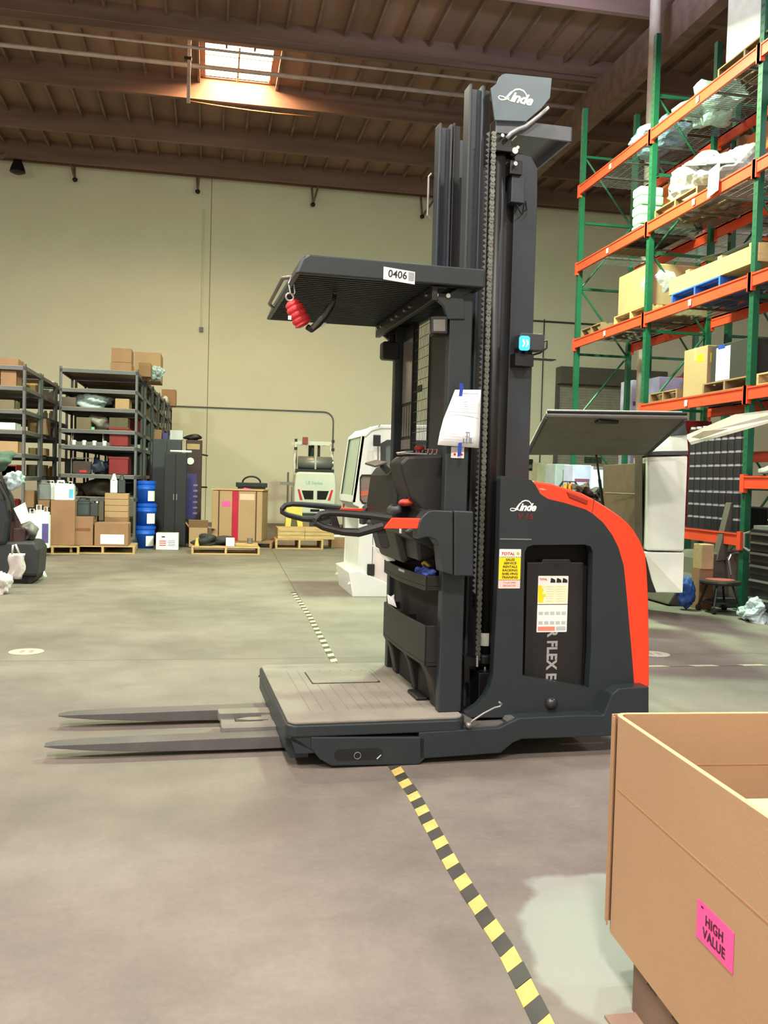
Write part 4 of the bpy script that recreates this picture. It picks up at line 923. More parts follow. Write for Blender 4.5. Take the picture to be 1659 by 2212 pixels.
# small white tube stand with teal box
a = aY(155, 905, 18.1); b = aY(222, 960, 18.1)
t = thing('display_stand', 'white tube stand holding a teal box on the shelf of the nearest tall bay', 'stand', (a.x, 18.12, 1.965))
w = b.x-a.x
MB().tube([(0, 0, 0), (0, 0, .27), (w, 0, .27), (w, 0, 0)], .012, 6).tube([(0, .25, 0), (0, .25, .27), (w, .25, .27), (w, .25, 0)], .012, 6).build('tube_frame', mat('stand_white', (190, 180, 170), .4), t)
t = carton('small teal box on the white tube stand', -.13+(a.x+w/2), .12+(a.x+w/2), 18.16, 2.235, 2.32, .2, mat('teal_carton', (120, 190, 160), .6)); 
for k in range(4):
    x = aY(160+22*k, 945, 18.08).x
    o = MB().lathe([(.045, 0), (.045, .07), (.03, .09)], n=12).build('white_jar', whiteplastic, loc=(x, 18.09, 1.968)); tag(o, 'small white jar, %s of four on the shelf edge below the teal box' % ('leftmost', 'second', 'third', 'rightmost')[k], 'jar', 'white jars along the tall shelving bay')
def bin_stack(label, px0, py0, px1, py1, z, d=.6, m=None, n=2, Y=18.06, nm='storage_bin'):
    a = aY(px0, py0, Y); b = aY(px1, py1, Y); t = thing(nm, label, 'bin', ((a.x+b.x)/2, Y+d/2, z+.001)); w = (b.x-a.x); h = a.z-b.z
    mb = MB(); mb.box(-w/2, w/2, d/2-.02, d/2, 0, h); mb.box(-w/2, -w/2+.015, -d/2, d/2, 0, h); mb.box(w/2-.015, w/2, -d/2, d/2, 0, h); mb.box(-w/2, w/2, -d/2, d/2, 0, .02); mb.box(-w/2, w/2, -d/2, -d/2+.015, 0, h*.92)
    mb.build('tub', m or redplastic, t, bevel=.006); MB().box(-w/2-.01, w/2+.01, -d/2-.01, -d/2+.02, h*.88, h).build('rim', m or redplastic, t, bevel=.004); return t
bin_stack('tall dark red plastic bin on the shelf beside the white tube stand', 236, 917, 277, 960, 1.96)
bin_stack('dark red plastic bin beside the dark cable bundle, below the other red bin', 235, 984, 277, 1024, 1.42)
on_shelf('low grey tray of small parts on the shelf under the white jars', 150, 967, 240, 978, 1.96-.25+.0, d=.3, m=shelfgrey).location.z = 1.962
a = aY(155, 994, 18.1)
t = thing('tool_case', 'dark brown tool case with tube frame and red sticker on the nearest tall bay', 'case', (a.x+.18, 18.3, 1.422))
MB().prism(rrect(-.18, .16, 0, .24, .04), -.1, .1, 'y').build('case_body', mat('case_brown', (64, 46, 42), .5), t, bevel=.01); MB().box(-.05, .08, -.103, -.1, .03, .07).build('red_sticker', inkred, t)
MB().tube([(-.2, -.1, 0), (-.2, -.1, .3), (.18, -.1, .3), (.18, -.1, 0)], .012, 6).build('frame', greyplastic, t)
o = MB().blob((0, 0, .12), (.17, .14, .14), 31, .4, 3, flat=.8).build('cable_bundle', mat('bundle_navy', (36, 44, 62), .5, var=.5, scale=20), smooth=True, loc=(aY(217, 1000, 18.3).x, 18.3, 1.425)); tag(o, 'tangled dark cable bundle with pale ties between tool case and red bin', 'cables')
o = MB().blob((0, 0, .1), (.15, .14, .11), 33, .3, 3, flat=.8).build('plastic_bag', mat('bag_grey', (130, 122, 116), .4), smooth=True, loc=(aY(150, 1040, 18.3).x, 18.3, .995)); tag(o, 'grey bag at the left end of the lower shelf above the grey jug', 'bag')
o = MB().blob((0, 0, .17), (.3, .2, .18), 36, .2, 3, flat=.9).build('dark_casting', mat('casting_dark', (50, 44, 34), .7), smooth=True, loc=(aY(215, 1045, 18.4).x, 18.4, .995)); tag(o, 'bulky dark olive machine part on the lower shelf of the nearest tall bay', 'machine part')
on_shelf('added dark crate behind the white tube stand on the nearest tall bay', 160, 930, 228, 958, 1.96, Y=18.7, d=.5, m=mat('crate_black', (36, 34, 38)), name='storage_box')  # boxes at the back are added to darken the depth of the shelves
on_shelf('added black crate behind the tool case on the nearest tall bay', 140, 985, 175, 1018, 1.42, Y=18.7, d=.5, m=mat('crate_black', (36, 34, 38)), name='storage_box')
on_shelf('added dark brown carton behind the grey bag of the nearest tall bay', 133, 1040, 180, 1068, .99, Y=18.8, d=.5, m=mat('carton_dark', (92, 76, 66)))
on_shelf('added long dark crate behind the clear wrapped bundle on the nearest tall bay', 165, 852, 245, 872, 2.68, Y=18.8, d=.5, m=mat('crate_black', (36, 34, 38)), name='storage_box')
# contents seen through the side of the farther bays
side_items = [
 (1, 2.265, redplastic, .5, .32, 'bright dark-red box in the second bay of the shelving row'), (1, 1.42, mat('crate_black', (36, 34, 38), .6), .9, .45, 'black crate low in the second bay of the shelving row'),
 (2, 2.265, shelfgrey, 1.0, .33, 'tall grey panel box in the third bay of the shelving row'), (2, 1.42, mat('crate_black', (36, 34, 38), .6), 1.0, .48, 'black crate low in the third bay of the shelving row'),
 (3, 2.265, cardbd, .8, .3, 'brown carton in the fourth bay of the shelving row'), (3, 1.42, darkgrey, .9, .4, 'dark grey crate in the fourth bay of the shelving row'),
 (4, 2.265, cardboard, .7, .25, 'pale carton in the fifth bay of the shelving row'), (1, .99, mat('crate_black', (36, 34, 38)), 1.2, .36, 'added black crate near the floor in the second bay of the shelving row'), (2, 2.68, cardbd, 1.0, .28, 'brown carton under the top shelves of the third bay of the row'), (3, .99, mat('crate_black', (36, 34, 38)), 1.2, .36, 'added black crate near the floor in the fourth bay of the shelving row'), (1, 1.96, whiteplastic, .5, .1, 'white tray on the middle shelf of the second bay of the row'),  # black crates near the floor added to darken the bays
 (2, 1.96, whiteplastic, .6, .08, 'white tray on the middle shelf of the third bay of the row'), (3, 1.96, cardboard, .5, .15, 'low carton on the middle shelf of the fourth bay of the row')]
for k, z, m, w, h, lab in side_items: carton(lab, AX+AW-.62+.05*k, AX+AW-.04+.05*k, 18.1+1.62*k, z+.001, z+h, w, m, name='storage_box')
# left edge shelving contents
Yb = 16.66
def lb(label, px0, px1, z, h, m, **k): a = aY(px0, 900, Yb); b = aY(px1, 900, Yb); return carton(label, a.x, b.x, Yb, z+.001, z+h, .5, m, **k)
lb('flat brown carton on top of the shelving at the left edge of the photo', -12, 38, 3.25, .12, cardbd)
lb('brown carton under the top shelf at the left edge of the photo', 0, 34, 2.9, .26, cardbd)
carton('tall light carton standing on the second left shelving bay', aY(50, 800, 18.4).x, aY(84, 800, 18.4).x, 18.35, 3.252, 3.55, .5, cardlt).location.z = 2.93
t = carton('white plastic crate on the third left shelving bay beside the tall row', aY(84, 800, 20).x, aY(117, 800, 20).x, 19.95, 2.902, 3.32, .5, whiteplastic, name='plastic_crate'); 
lb('row of white tubes in a low tray on the left edge shelving', -10, 33, 2.15, .12, whiteplastic, name='parts_tray')
lb('low brown carton on the left edge shelving above the red tubs', -10, 40, 1.75, .2, cardboard)
lb('dark brown carton in the middle of the left edge shelving', -10, 36, 1.35+.0, .2, mat('carton_dark', (92, 76, 66)))
lb('second low carton on the left edge shelving under the white tubes', -14, 30, 2.5, .16, mat('carton_olive', (112, 98, 78)))
bin_stack('open red tub on the left edge shelving beside the post', 4, 975, 36, 1000, .8+.55, Y=Yb, d=.4).location.z = 1.352
bin_stack('lower red tub on the left edge shelving behind the dark machine', -2, 1010, 34, 1030, .8, Y=Yb, d=.4)
Yb = 18.33
def lc(label, px0, px1, z, h, m, **k): a = aY(px0, 900, Yb); b = aY(px1, 900, Yb); return carton(label, a.x, b.x, Yb, z+.001, z+h, .5, m, **k)
lc('tall carton lying sideways on the second left shelving bay', 60, 86, 2.15, .33, cardbd)
lc('carton next to the white board on the second left shelving bay', 92, 100, 2.15, .3, cardboard)
t = carton('leaning carton with white side at the right end of the left shelving', aY(104, 900, 20).x, aY(122, 900, 20).x, 19.98, 2.152, 2.5, .4, cardbd)
lc('long low brown carton on the second left shelving bay', 62, 98, 1.75, .14, cardboard)
lc('dark carton low on the second left shelving bay', 58, 96, 1.35, .22, mat('carton_dark', (92, 76, 66)))
for k, (px, z, m, nm, lab) in enumerate(((110, 1.352, mat('tube_orange', (220, 150, 60), .5), 'sealant_tube', 'yellow-orange tube standing on the left shelving'), (118, 1.352, whiteplastic, 'white_bottle', 'white bottle beside the orange tube on the left shelving'), (84, 2.502, mat('cap_pale_blue', (170, 200, 220), .5), 'spray_can', 'first of three pale cans on the left shelving, light blue'), (97, 2.502, whiteplastic, 'spray_can', 'second of three pale cans on the left shelving, white'), (110, 2.502, whiteplastic, 'spray_can', 'third of three pale cans on the left shelving, beside the tall row'))):
    Yq = 20.0; x = aY(px, 900, Yq).x; o = MB().lathe([(.05, 0), (.05, .15), (.03, .18), (.03, .21)], n=12).build(nm, m, loc=(x, Yq+.05, z)); tag(o, lab, 'can')
o = MB().lathe([(.06, 0), (.06, .2), (.025, .26), (.025, .3)], n=12).build('bottle', bagmat, smooth=True, loc=(aY(109, 1000, 20.05).x, 20.05, .803)); tag(o, 'clear grey bottle low on the left shelving beside the tall row', 'bottle')
# ------------------------------------------------------------------ goods on the floor in front of the shelving
P1 = pallet('light wooden pallet carrying two big cartons before the tall shelving', 0, 0, w=1.12, d=.9, loc=(-1.86, 17.42, 0), rz=.02)
a = aY(149, 1185, 17.0); b = aY(201, 1121, 17.0)
carton('brown carton with a printed word on the light pallet', a.x, b.x, 17.02, .142, .142+(b.z-a.z)-.02, .6, cardbd, print_='text')
a = aY(203, 1183, 16.98); b = aY(277, 1135, 16.98)
carton('brown carton with a white address label on the light pallet', a.x, b.x, 17.0, .142, .142+(b.z-a.z)-.0, .55, cardbd, print_='label')
a = aY(225, 1135, 17.6); b = aY(277, 1083, 17.6); h = .115
for k in range(4):
    carton('flat carton in the stack of four beside the blue pails, %s' % ('lowest', 'second from below', 'third from below', 'topmost')[k], a.x, b.x, 17.62, .62+h*k, .62+h*(k+1)-.004, .3, cardboard, group='flat cartons stacked beside the pails')
carton('plain carton hidden behind the labelled carton under the stack of flat cartons', a.x, b.x, 17.6, .142, .618, .34, cardbd)
for k, (px, m, lab) in enumerate(((246, whiteplastic, 'white oil bottle on the stack of flat cartons'), (263, darkgrey, 'dark grey oil bottle on the stack of flat cartons'))):
    o = thing('oil_bottle', lab, 'bottle', (aY(px, 1060, 17.75).x, 17.75, 1.08), 0)
    MB().prism(rrect(-.065, .065, -.04, .04, .02), 0, .24, 'z').build('body', m, o, bevel=.012); MB().lathe([(.055, .24), (.035, .31), (.025, .33), (.025, .36)], n=12).build('neck', m, o)
jug('black jug on the printed carton, left of the silver-handled jug', aY(181, 1100, 17.3).x, 17.3, .66, .24, .18, .34, darkgrey, lab=mat('jug_label_dark', (60, 70, 76), .4))
jug('black jug with silver handle and white cap on the printed carton', aY(204, 1100, 17.3).x, 17.3, .66, .15, .16, .28, darkgrey, cap=whiteplastic)
P2 = pallet('wooden pallet under the tall carton behind the dark machine', 0, 0, w=.9, d=.9, loc=(-2.72, 17.2, 0), rz=.1)
a = aY(108, 1168, 16.95); b = aY(162, 1090, 16.95)
carton('tall carton carrying the grey and white jugs', a.x, b.x, 16.97, .142, .142+.80, .6, cardbd)
jz = .944
jug('grey jug leftmost of the row of jugs on the tall carton', aY(97, 1070, 17.1).x, 17.1, jz, .2, .2, .35, greyplastic)
MB_ = None
carton('brown carton left of the tall carton carrying the jugs', aY(82, 1100, 17.0).x, aY(107, 1100, 17.0).x, 17.0, .142, .94, .5, cardbd)
jug('white jug second in the row on the tall carton', aY(113, 1070, 17.2).x, 17.2, jz, .16, .2, .35, whiteplastic)
jug('large white jug in the middle of the row on the tall carton', aY(134, 1070, 17.1).x, 17.1, jz, .26, .2, .35, whiteplastic)
jug('white jug with light blue label at the right end of the jug row', aY(153, 1070, 17.15).x, 17.15, jz, .14, .2, .34, whiteplastic, lab=mat('label_sky', (90, 170, 210), .5))
P2b = pallet('second wooden pallet at the left end of the jugs', 0, 0, w=.7, d=.8, loc=(-3.2, 16.3, 0), rz=.1)
jug('white bottle left of the tall carton', aY(88, 1110, 16.5).x, 16.4, .142, .17, .15, .75, whiteplastic, name='white_canister')
jug('second white bottle with blue base label left of the tall carton', aY(102, 1110, 16.5).x, 16.4, .142, .14, .15, .72, whiteplastic, lab=mat('label_violet', (80, 70, 130), .5), name='white_canister')
jug('white and black jug above the dark machine at the left', aY(71, 1110, 16.4).x, 16.4, .142, .16, .15, .68, whiteplastic, name='white_canister')
carton('small brown carton high behind the dark machine', aY(51, 1060, 17.05).x, aY(74, 1060, 17.05).x, 17.0, .85, 1.15, .4, cardbd).location.z = .802
# blue pails
zz = 0; labs = ('bottom blue pail of the stack of three beside the dark cabinet', 'middle blue pail of the stack of three beside the dark cabinet', 'top blue pail of the stack of three beside the dark cabinet')
for k in range(3):
    q = fl(310, 1182); pail(labs[k], q.x+(.0, .02, -.01)[k]+.02, 18.4+.1, zz, .215, .44); zz += .44
# cabinets
def cabinet(name, label, px0, py0, px1, Y, d, m, cat='cabinet', seams=True):
    a = aY(px0, py0, Y); b = aY(px1, py0, Y); w = b.x-a.x; t = thing(name, label, cat, ((a.x+b.x)/2, Y+d/2, 0))
    MB().box(-w/2, w/2, -d/2+.02, d/2, 0, a.z).build('body', m, t, bevel=.006)
    for s in (-1, 1):
        dr = MB().box(min(s*.004, s*w/2*.98), max(s*.004, s*w/2*.98), -d/2, -d/2+.02, .04, a.z-.03).build('door', m, t, bevel=.003)
        if seams: MB().box(s*.03-.008, s*.03+.008, -d/2-.02, -d/2, a.z*.5, a.z*.5+.12).build('handle', dullsteel, dr)
    return t, w, a.z
cb1, w1, h1 = cabinet('storage_cabinet', 'tall dark grey steel cabinet behind the black cabinet', 330, 948, 392, 19.6, .6, mat('cabinet_slate', (54, 56, 62), .5))
cb2, w2, h2 = cabinet('storage_cabinet', 'black steel cabinet in front of the dark grey one, white tube on top', 356, 977, 404, 18.7, .5, mat('cabinet_black', (18, 18, 24), .45))
o = MB().cyl((-.2, 0, .03), (.22, 0, .03), .022, 10).build('paper_tube', whiteplastic, smooth=True, loc=(aY(392, 977, 18.75).x-.02, 18.75, h2)); tag(o, 'white tube lying on top of the black cabinet', 'tube')
for k, (px0, py0, px1, h, m, nm, lab) in enumerate(((333, 928, 350, .2, cardbd, 'cardboard_box', 'brown carton on the left end of the grey cabinet top'), (351, 932, 364, .14, purple, 'storage_box', 'purple box on top of the grey cabinet'), (367, 927, 396, .2, mat('carton_printed', (196, 190, 196), .6), 'printed_carton', 'pale printed carton on top of the grey cabinet'))):
    carton(lab, aY(px0, 940, 19.7).x, aY(px1, 940, 19.7).x-.01, 19.7, h1+.001, h1+h, .35, m, name=nm)
a = aY(402, 950, 19.9); b = aY(437, 950, 19.9)
t = thing('vending_machine', 'maroon and purple upright machine with a round white dial beside the black cabinet', 'machine', ((a.x+b.x)/2, 20.2, 0)); w = b.x-a.x
MB().box(-w/2, w/2, -.3, .3, 0, a.z).build('body', maroon, t, bevel=.01)
MB().box(-w/2+.02, w/2-.1, -.312, -.3, .5, a.z-.72).build('purple_front', purple, t, bevel=.004); MB().box(-w/2+.02, w/2-.05, -.315, -.3, a.z-.2, a.z-.08).build('tan_header', tanbag, t)
MB().cyl((-w/2+.1, -.33, a.z-.45), (-w/2+.1, -.3, a.z-.45), .075, 20).build('dial', whiteplastic, t)
mb = MB(); 
for k in range(6): mb.box(.0, .09, -.318, -.312, .62+.12*k, .66+.12*k)
mb.build('side_marks', mat('mark_lilac', (130, 120, 160), .5), t); mb = MB().tube([(w/2, -.1, a.z-.3), (w/2+.12, -.15, a.z-.32)], .02, 6); mb.tube([(w/2, -.1, a.z-1.0), (w/2+.12, -.15, a.z-1.0)], .02, 6); mb.build('side_arm', maroon, t)
o = MB().blob((0, 0, .06), (.18, .12, .07), 12, .2, 3, flat=.7).build('black_hat', blackplastic, smooth=True, loc=(aY(418, 940, 20.1).x, 20.1, a.z)); tag(o, 'black hat-shaped item on top of the maroon machine', 'hat')
a = aY(337, 1163, 18.0); b = aY(386, 1128, 18.0)
t = carton('white carton with red and black print on the floor before the black cabinet', a.x, b.x, 18.0, .001, b.z-a.z, .35, whiteplastic, name='printed_carton')
w = b.x-a.x; h = b.z-a.z; mb = MB()
for k in range(3): mb.box(-w*.35, -w*.05, -.178, -.175, h*(.25+.13*k), h*(.3+.13*k))
mb.build('red_print', inkred, t); mb = MB()
for k in range(4): mb.box(w*.05, w*.35, -.178, -.175, h*(.25+.1*k), h*(.27+.1*k))
mb.box(-w*.25, -w*.1, -.178, -.175, h*.75, h*.82); mb.build('black_print', inkblack, t)
# open carton beside the machine
a = aY(407, 1160, 18.7); b = aY(450, 1118, 18.7)
carton('open carton with raised flaps beside the black cabinet', a.x, b.x, 18.7, .001, .40, .5, cardboard, flaps=True, open_=True)
# big strapped gaylord
q0 = fl(455, 1178, .14); t = thing('strapped_carton', 'large carton with crimson tape, dark straps and pink labels on a pallet', 'box', (aY(518, 1170, 18.6).x+.02, 19.2, .142), -.18)
a = aY(455, 1170, 18.6); b = aY(560, 1170, 18.6); w = 1.02; d = .95; h = 1.02
MB().box(-w/2, w/2, -d/2, d/2, 0, h).build('carton', cardboard, t, bevel=.01)
MB().box(-w*.10, w*.03, -d/2-.003, -d/2, 0, h).build('crimson_tape', crimson, t)
mb = MB()
for x in (-w*.36, w*.38): mb.box(x-.012, x+.012, -d/2-.006, d/2+.006, -.0, h+.006)
mb.build('strap', mat('strap_brown', (70, 40, 34), .5), t)
MB().box(-w*.3, -w*.13, -d/2-.004, -d/2, h*.68, h*.79).build('pink_label', pink, t)
MB().box(w*.05, w*.34, -d/2-.004, -d/2, h*.82, h*.94).build('printed_label', mat('label_peach', (226, 170, 150), .6), t)
MB().slab([(-w/2-.02, -d/2-.02, h+.008), (w/2+.02, -d/2-.02, h+.008), (w/2+.02, d/2+.02, h+.008), (-w/2-.02, d/2+.02, h+.008)], (0, 0, .02)).build('top_board', cardlt, t)
MB().slab([(.06, -.3, h+.028), (.22, -.35, h+.028), (.28, -.2, h+.03), (.1, -.16, h+.06)], (0, 0, .004)).build('pink_tag', pink, t)
pallet('dark worn pallet under the large strapped carton', 0, 0, w=1.35, d=1.1, loc=(t.location.x+.05, 19.2, 0), rz=-.18, m=wooddk)
a = aY(543, 1062, 20.6)
o = thing('tool_tote', 'black tool tote with arched handle behind the strapped carton', 'tool box', (a.x, 20.6, 0))
mb = MB(); mb.box(-.3, .3, -.2, .2, 1.0, 1.3); mb.box(-.34, .34, -.22, .22, 1.22, 1.32); mb.box(-.28, -.24, -.18, .18, 0, 1.0); mb.box(.24, .28, -.18, .18, 0, 1.0); mb.box(-.28, .28, -.18, .18, .9, 1.0); mb.build('tray', blackplastic, o, bevel=.01)
MB().tube([(.2*math.cos(math.radians(t_)), 0, 1.32+.14*math.sin(math.radians(t_))) for t_ in range(0, 181, 20)], .02, 8).build('handle', blackplastic, o)
# pallet with black tangle
q = pallet('long pallet on the floor with a black tangle and small white boxes', 0, 0, w=1.25, d=.9, loc=(.33, 17.55, 0), rz=0)
o = MB().blob((0, 0, .08), (.3, .22, .12), 44, .4, 4, flat=.75).build('netting_heap', mat('netting_black', (48, 48, 52), .8, var=.5, scale=30, bump=.8), loc=(.05, 17.5, .145), smooth=True); tag(o, 'heap of black netting on the long pallet', 'netting')
carton('white carton standing at the middle of the long pallet', .33, .49, 17.2, .142, .30, .15, whiteplastic)
carton('plank on the right half of the long pallet', .5, .93, 17.3, .142, .19, .3, woodlt, name='wood_plank', cat='plank')
o = MB().lathe([(.05, 0), (.05, .05), (.052, .05), (.052, .1)], n=14).build('paint_can', dullsteel, loc=(.78, 17.35, .195)); tag(o, 'small silver can standing on the plank of the long pallet', 'can')
o = MB().lathe([(.045, 0), (.02, .13), (.012, .15)], n=12).build('orange_cone', mat('cone_orange', (240, 170, 90), .5), loc=(-.2, 17.25, .142)); tag(o, 'small orange cone-shaped bottle at the left end of the long pallet', 'bottle')
# lumber bundle
t = pallet('pallet under the long light lumber bundle', 0, 0, w=.98, d=.8, loc=(1.84, 19.0, 0), h=.2)
t = thing('lumber_bundle', 'bundle of light boards on a pallet in front of the white forklift', 'lumber', (1.95, 19.0, .202))
for k in range(3):
    MB().box(-.55, .0, -.35, .35, .002+.075*k, .072+.075*k).build('board_layer', woodlt, t, bevel=.004); MB().box(.005, .62-.02*k, -.35, .35, .002+.075*k, .072+.075*k).build('board_layer', woodlt, t, bevel=.004)
o = MB().tube([(-.15, 0, .03), (.25, .1, .03)], .03, 8).build('paper_roll', whiteplastic, loc=(2.78, 19.3, .2)); tag(o, 'white roll lying at the right end of the lumber bundle', 'roll')
carton('flat brown board stack under the white roll', 2.56, 3.1, 19.1, .0, .2, .5, cardbd, name='board_stack')
# wet floor sign, hand truck
a = fl(592, 1132)
t = thing('wet_floor_sign', 'yellow folding floor sign between the strapped carton and the white forklift', 'sign', (1.98, 21.5, 0))
MB().slab([(-.22, -.18, 0), (.22, -.18, 0), (.18, 0, .82), (-.18, 0, .82)], (0, .02, 0)).slab([(-.22, .18, 0), (.22, .18, 0), (.18, .02, .82), (-.18, .02, .82)], (0, .02, 0)).build('panel', yellowpl, t)
mb = MB(); mb.slab([(-.12, -.17, .05), (.12, -.17, .05), (.06, -.075, .5), (-.06, -.075, .5)], (0, -.004, 0)); mb.build('warning_mark', mat('sign_mark', (90, 70, 30), .6), t)
t = thing('hand_truck', 'grey tube stand with cross bar between the yellow sign and the forklift', 'hand truck', (2.05, 24.2, 0))
MB().cyl((0, 0, 0), (0, 0, 1.6), .025, 8).cyl((.42, 0, 0), (.42, 0, 1.5), .025, 8).build('upright', dullsteel, t); MB().box(-.2, .55, -.03, .03, 1.26, 1.34).build('cross_bar', dullsteel, t)
# ------------------------------------------------------------------ white forklift seen from behind
t = thing('counterbalance_forklift', 'white forklift seen from behind with grey gas tank and red tail lamps', 'forklift', (2.76, 24.0, 0))
w = .53
mb = MB(); mb.prism([(-w+.04, .52), (w-.04, .52), (w-.02, .62), (w+.02, .7), (w+.03, 1.2), (w, 1.55), (w-.06, 1.62), (-w+.06, 1.62), (-w, 1.55), (-w-.03, 1.2), (-w-.02, .7), (-w+.02, .62)], 0, .7, 'y')
cw = mb.build('counterweight', whitepaint, t, bevel=.05, seg=3)
mb = MB(); mb.prism([(-.36, 1.13), (-.05, 1.13), (-.05, .9), (-.28, .9)], -.012, .05, 'y'); mb.prism([(.36, 1.13), (.05, 1.13), (.05, .9), (.28, .9)], -.012, .05, 'y'); mb.build('grille', darkhole, cw)
for s in (-1, 1): MB().prism([(s*.47, 1.16), (s*.42, 1.16), (s*.33, .88), (s*.40, .88)], -.015, .03, 'y').build('tail_lamp', mat('lamp_red', (215, 50, 40), .3), cw)
textmesh('side_lettering', 'LE Series', .11, face_minus_y(-.26, -.006, 1.3, sx=1.1), mat('faint_teal', (150, 205, 200), .5), cw, off=.002)
MB().box(-.12, .12, -.02, .01, .58, .64).build('tow_slot', darkhole, cw)
MB().cyl((-.44, .35, 1.87), (.46, .35, 1.87), .17, 24).build('gas_tank', silverp, t, smooth=True)
MB().box(-.02, .03, .16, .19, 1.7, 2.06).cyl((.38, .35, 1.87), (.5, .35, 1.87), .1, 14).build('tank_strap', steel, t); MB().box(-.5, .5, .1, .65, 1.62, 1.70).build('tank_cradle', blacksteel, t)
for s in (-1, 1):
    MB().tube([(s*.5, .5, 1.5), (s*.52, .6, 1.9), (s*.46, .8, 2.45)], .04, 8).build('guard_post', whitepaint, t)
    MB().box(s*.33-.07, s*.33+.0, 1.9, 2.0, .2, 2.4).build('mast_channel', blacksteel, t)
    MB().box(s*.5-.04, s*.5+.04, .42, .5, 2.2, 2.28).box(s*.5-.035, s*.5+.035, .4, .48, 2.42, 2.5).build('rear_lamp', blacksteel, t)
    MB().cyl((s*.5-.08, .2, .24), (s*.5+.08, .2, .24), .24, 20).build('wheel', tyre, t)
    MB().cyl((s*.5-.1, 1.6, .3), (s*.5+.1, 1.6, .3), .3, 20).build('wheel', tyre, t)
mb = MB(); mb.box(-.5, .5, .75, .83, 2.36, 2.46)
for k in range(6): mb.box(-.42+.16*k, -.37+.16*k, .78, 1.8, 2.38, 2.44)
mb.box(-.5, .5, 1.75, 1.83, 2.38, 2.44); mb.build('guard_roof', whitepaint, t)
MB().box(.0, .16, 1.9, 2.0, .2, 2.4).build('mast_centre', blacksteel, t)
MB().box(-.3, -.16, .6, .72, 2.38, 2.56).build('beacon', mat('beacon_red', (150, 50, 46), .4), t)
MB().box(-.5, .5, .7, 1.5, .15, 1.2).box(-.42, .42, .05, .75, .14, .53).build('chassis', darkgrey, t)
MB().box(-.32, .32, .75, 1.2, 1.2, 1.62).build('seat', blackplastic, t, bevel=.05)
# red engine stand and white chair-like things right of it
t = thing('red_machine', 'red and black machine parts standing between the forklift and the white cab', 'machine', (3.55, 23.6, 0))
MB().box(-.15, .18, -.1, .1, .9, 1.02).box(-.1, -.02, -.05, .05, 0, .95).box(-.12, .0, -.06, .06, 1.02, 1.15).box(.1, .16, -.05, .05, .6, .92).build('red_frame', mat('machine_red', (160, 40, 38), .5), t, bevel=.01)
MB().prism(rrect(.15, .5, .2, 1.1, .12), -.2, .2, 'y').box(-.1, .5, -.2, .2, 0, .25).build('dark_body', mat('machine_dark', (64, 40, 44), .6), t, bevel=.03)
MB().prism(rrect(-.12, .1, .15, .75, .06), -.3, -.1, 'y').build('grey_cover', mat('cover_grey', (160, 150, 140), .6), t, bevel=.03)
carton('small brown carton on the floor right under the forklift', 2.1, 2.45, 22.4, .001, .38, .4, cardboard)
o = MB().lathe([(.12, 0), (.14, .3), (.15, .31), (.15, .36)], n=16).build('grey_bucket', greyplastic, loc=(2.75, 21.6, 0), smooth=False); tag(o, 'grey bucket on the floor in front of the white forklift', 'bucket')
# ------------------------------------------------------------------ white tow tractor with cab behind the truck
t = thing('cab_vehicle', 'white utility vehicle with slanted windshield cab half hidden behind the truck', 'vehicle')
Yc = 11.2
def cy(*pts): return [(aY(x, y, Yc).x, aY(x, y, Yc).z) for x, y in pts]
body = cy((783, 938), (800, 922), (820, 919), (1010, 920), (1010, 1240), (880, 1240), (868, 1262), (806, 1262), (752, 1262), (772, 1238), (775, 1180), (776, 1095), (764, 1090), (762, 1078))
win = cy((822, 958), (836, 950), (960, 952), (960, 1180), (822, 1180)); win2 = cy((777, 1032), (781, 1025), (804, 1025), (810, 1032), (812, 1088), (806, 1092), (782, 1088), (777, 1080))
mb = MB(); mb.prism(body, Yc, Yc+.06, 'y', holes=[win, win2]); sd = mb.build('side_shell', whitepaint, t, bevel=.004)
mb = MB(); mb.prism(body, Yc+1.15, Yc+1.2, 'y', holes=[win]); mb.build('far_shell', whitepaint, t)
f0 = cy((783, 938), (762, 1085), (764, 1090))
mb = MB()
a, b = f0[0], f0[1]
mb.slab([(a[0], Yc, a[1]), (a[0]-.0, Yc+.1, a[1]), (b[0], Yc+.1, b[1]), (b[0], Yc, b[1])], (.03, 0, 0)); mb.slab([(a[0], Yc+1.1, a[1]), (a[0], Yc+1.2, a[1]), (b[0], Yc+1.2, b[1]), (b[0], Yc+1.1, b[1])], (.03, 0, 0))
c = ((a[0]*.1+b[0]*.9), (a[1]*.1+b[1]*.9)); mb.slab([(c[0], Yc, c[1]+.0), (c[0], Yc+1.2, c[1]), (b[0], Yc+1.2, b[1]), (b[0], Yc, b[1])], (.03, 0, 0))
mb.build('windshield_frame', whitepaint, t)
mb = MB(); mb.slab([(a[0]+.012, Yc+.1, a[1]-.03), (a[0]+.012, Yc+1.1, a[1]-.03), (c[0]+.012, Yc+1.1, c[1]), (c[0]+.012, Yc+.1, c[1])], (.006, 0, 0)); mb.build('windshield', glasslt, t)
for e in (Yc+.11, Yc+1.08): MB().slab([(a[0]-.004, e, a[1]-.03), (a[0]-.004, e+.025, a[1]-.03), (c[0]-.004, e+.025, c[1]), (c[0]-.004, e, c[1])], (.01, 0, 0)).build('windshield_seal', blacksteel, t)
x0 = cy((783, 938))[0]; x1 = cy((1010, 920))[0]
MB().prism(cy((781, 942), (798, 924), (820, 918), (1012, 919), (1012, 926), (822, 926), (803, 931), (790, 944)), Yc-.02, Yc+1.22, 'y').build('roof', whitepaint, t, bevel=.01)
MB().prism(win, Yc-.012, Yc+.02, 'y', holes=[cy((833, 965), (838, 961), (950, 962), (950, 1170), (833, 1170))]).build('door_frame', darkgrey, t)
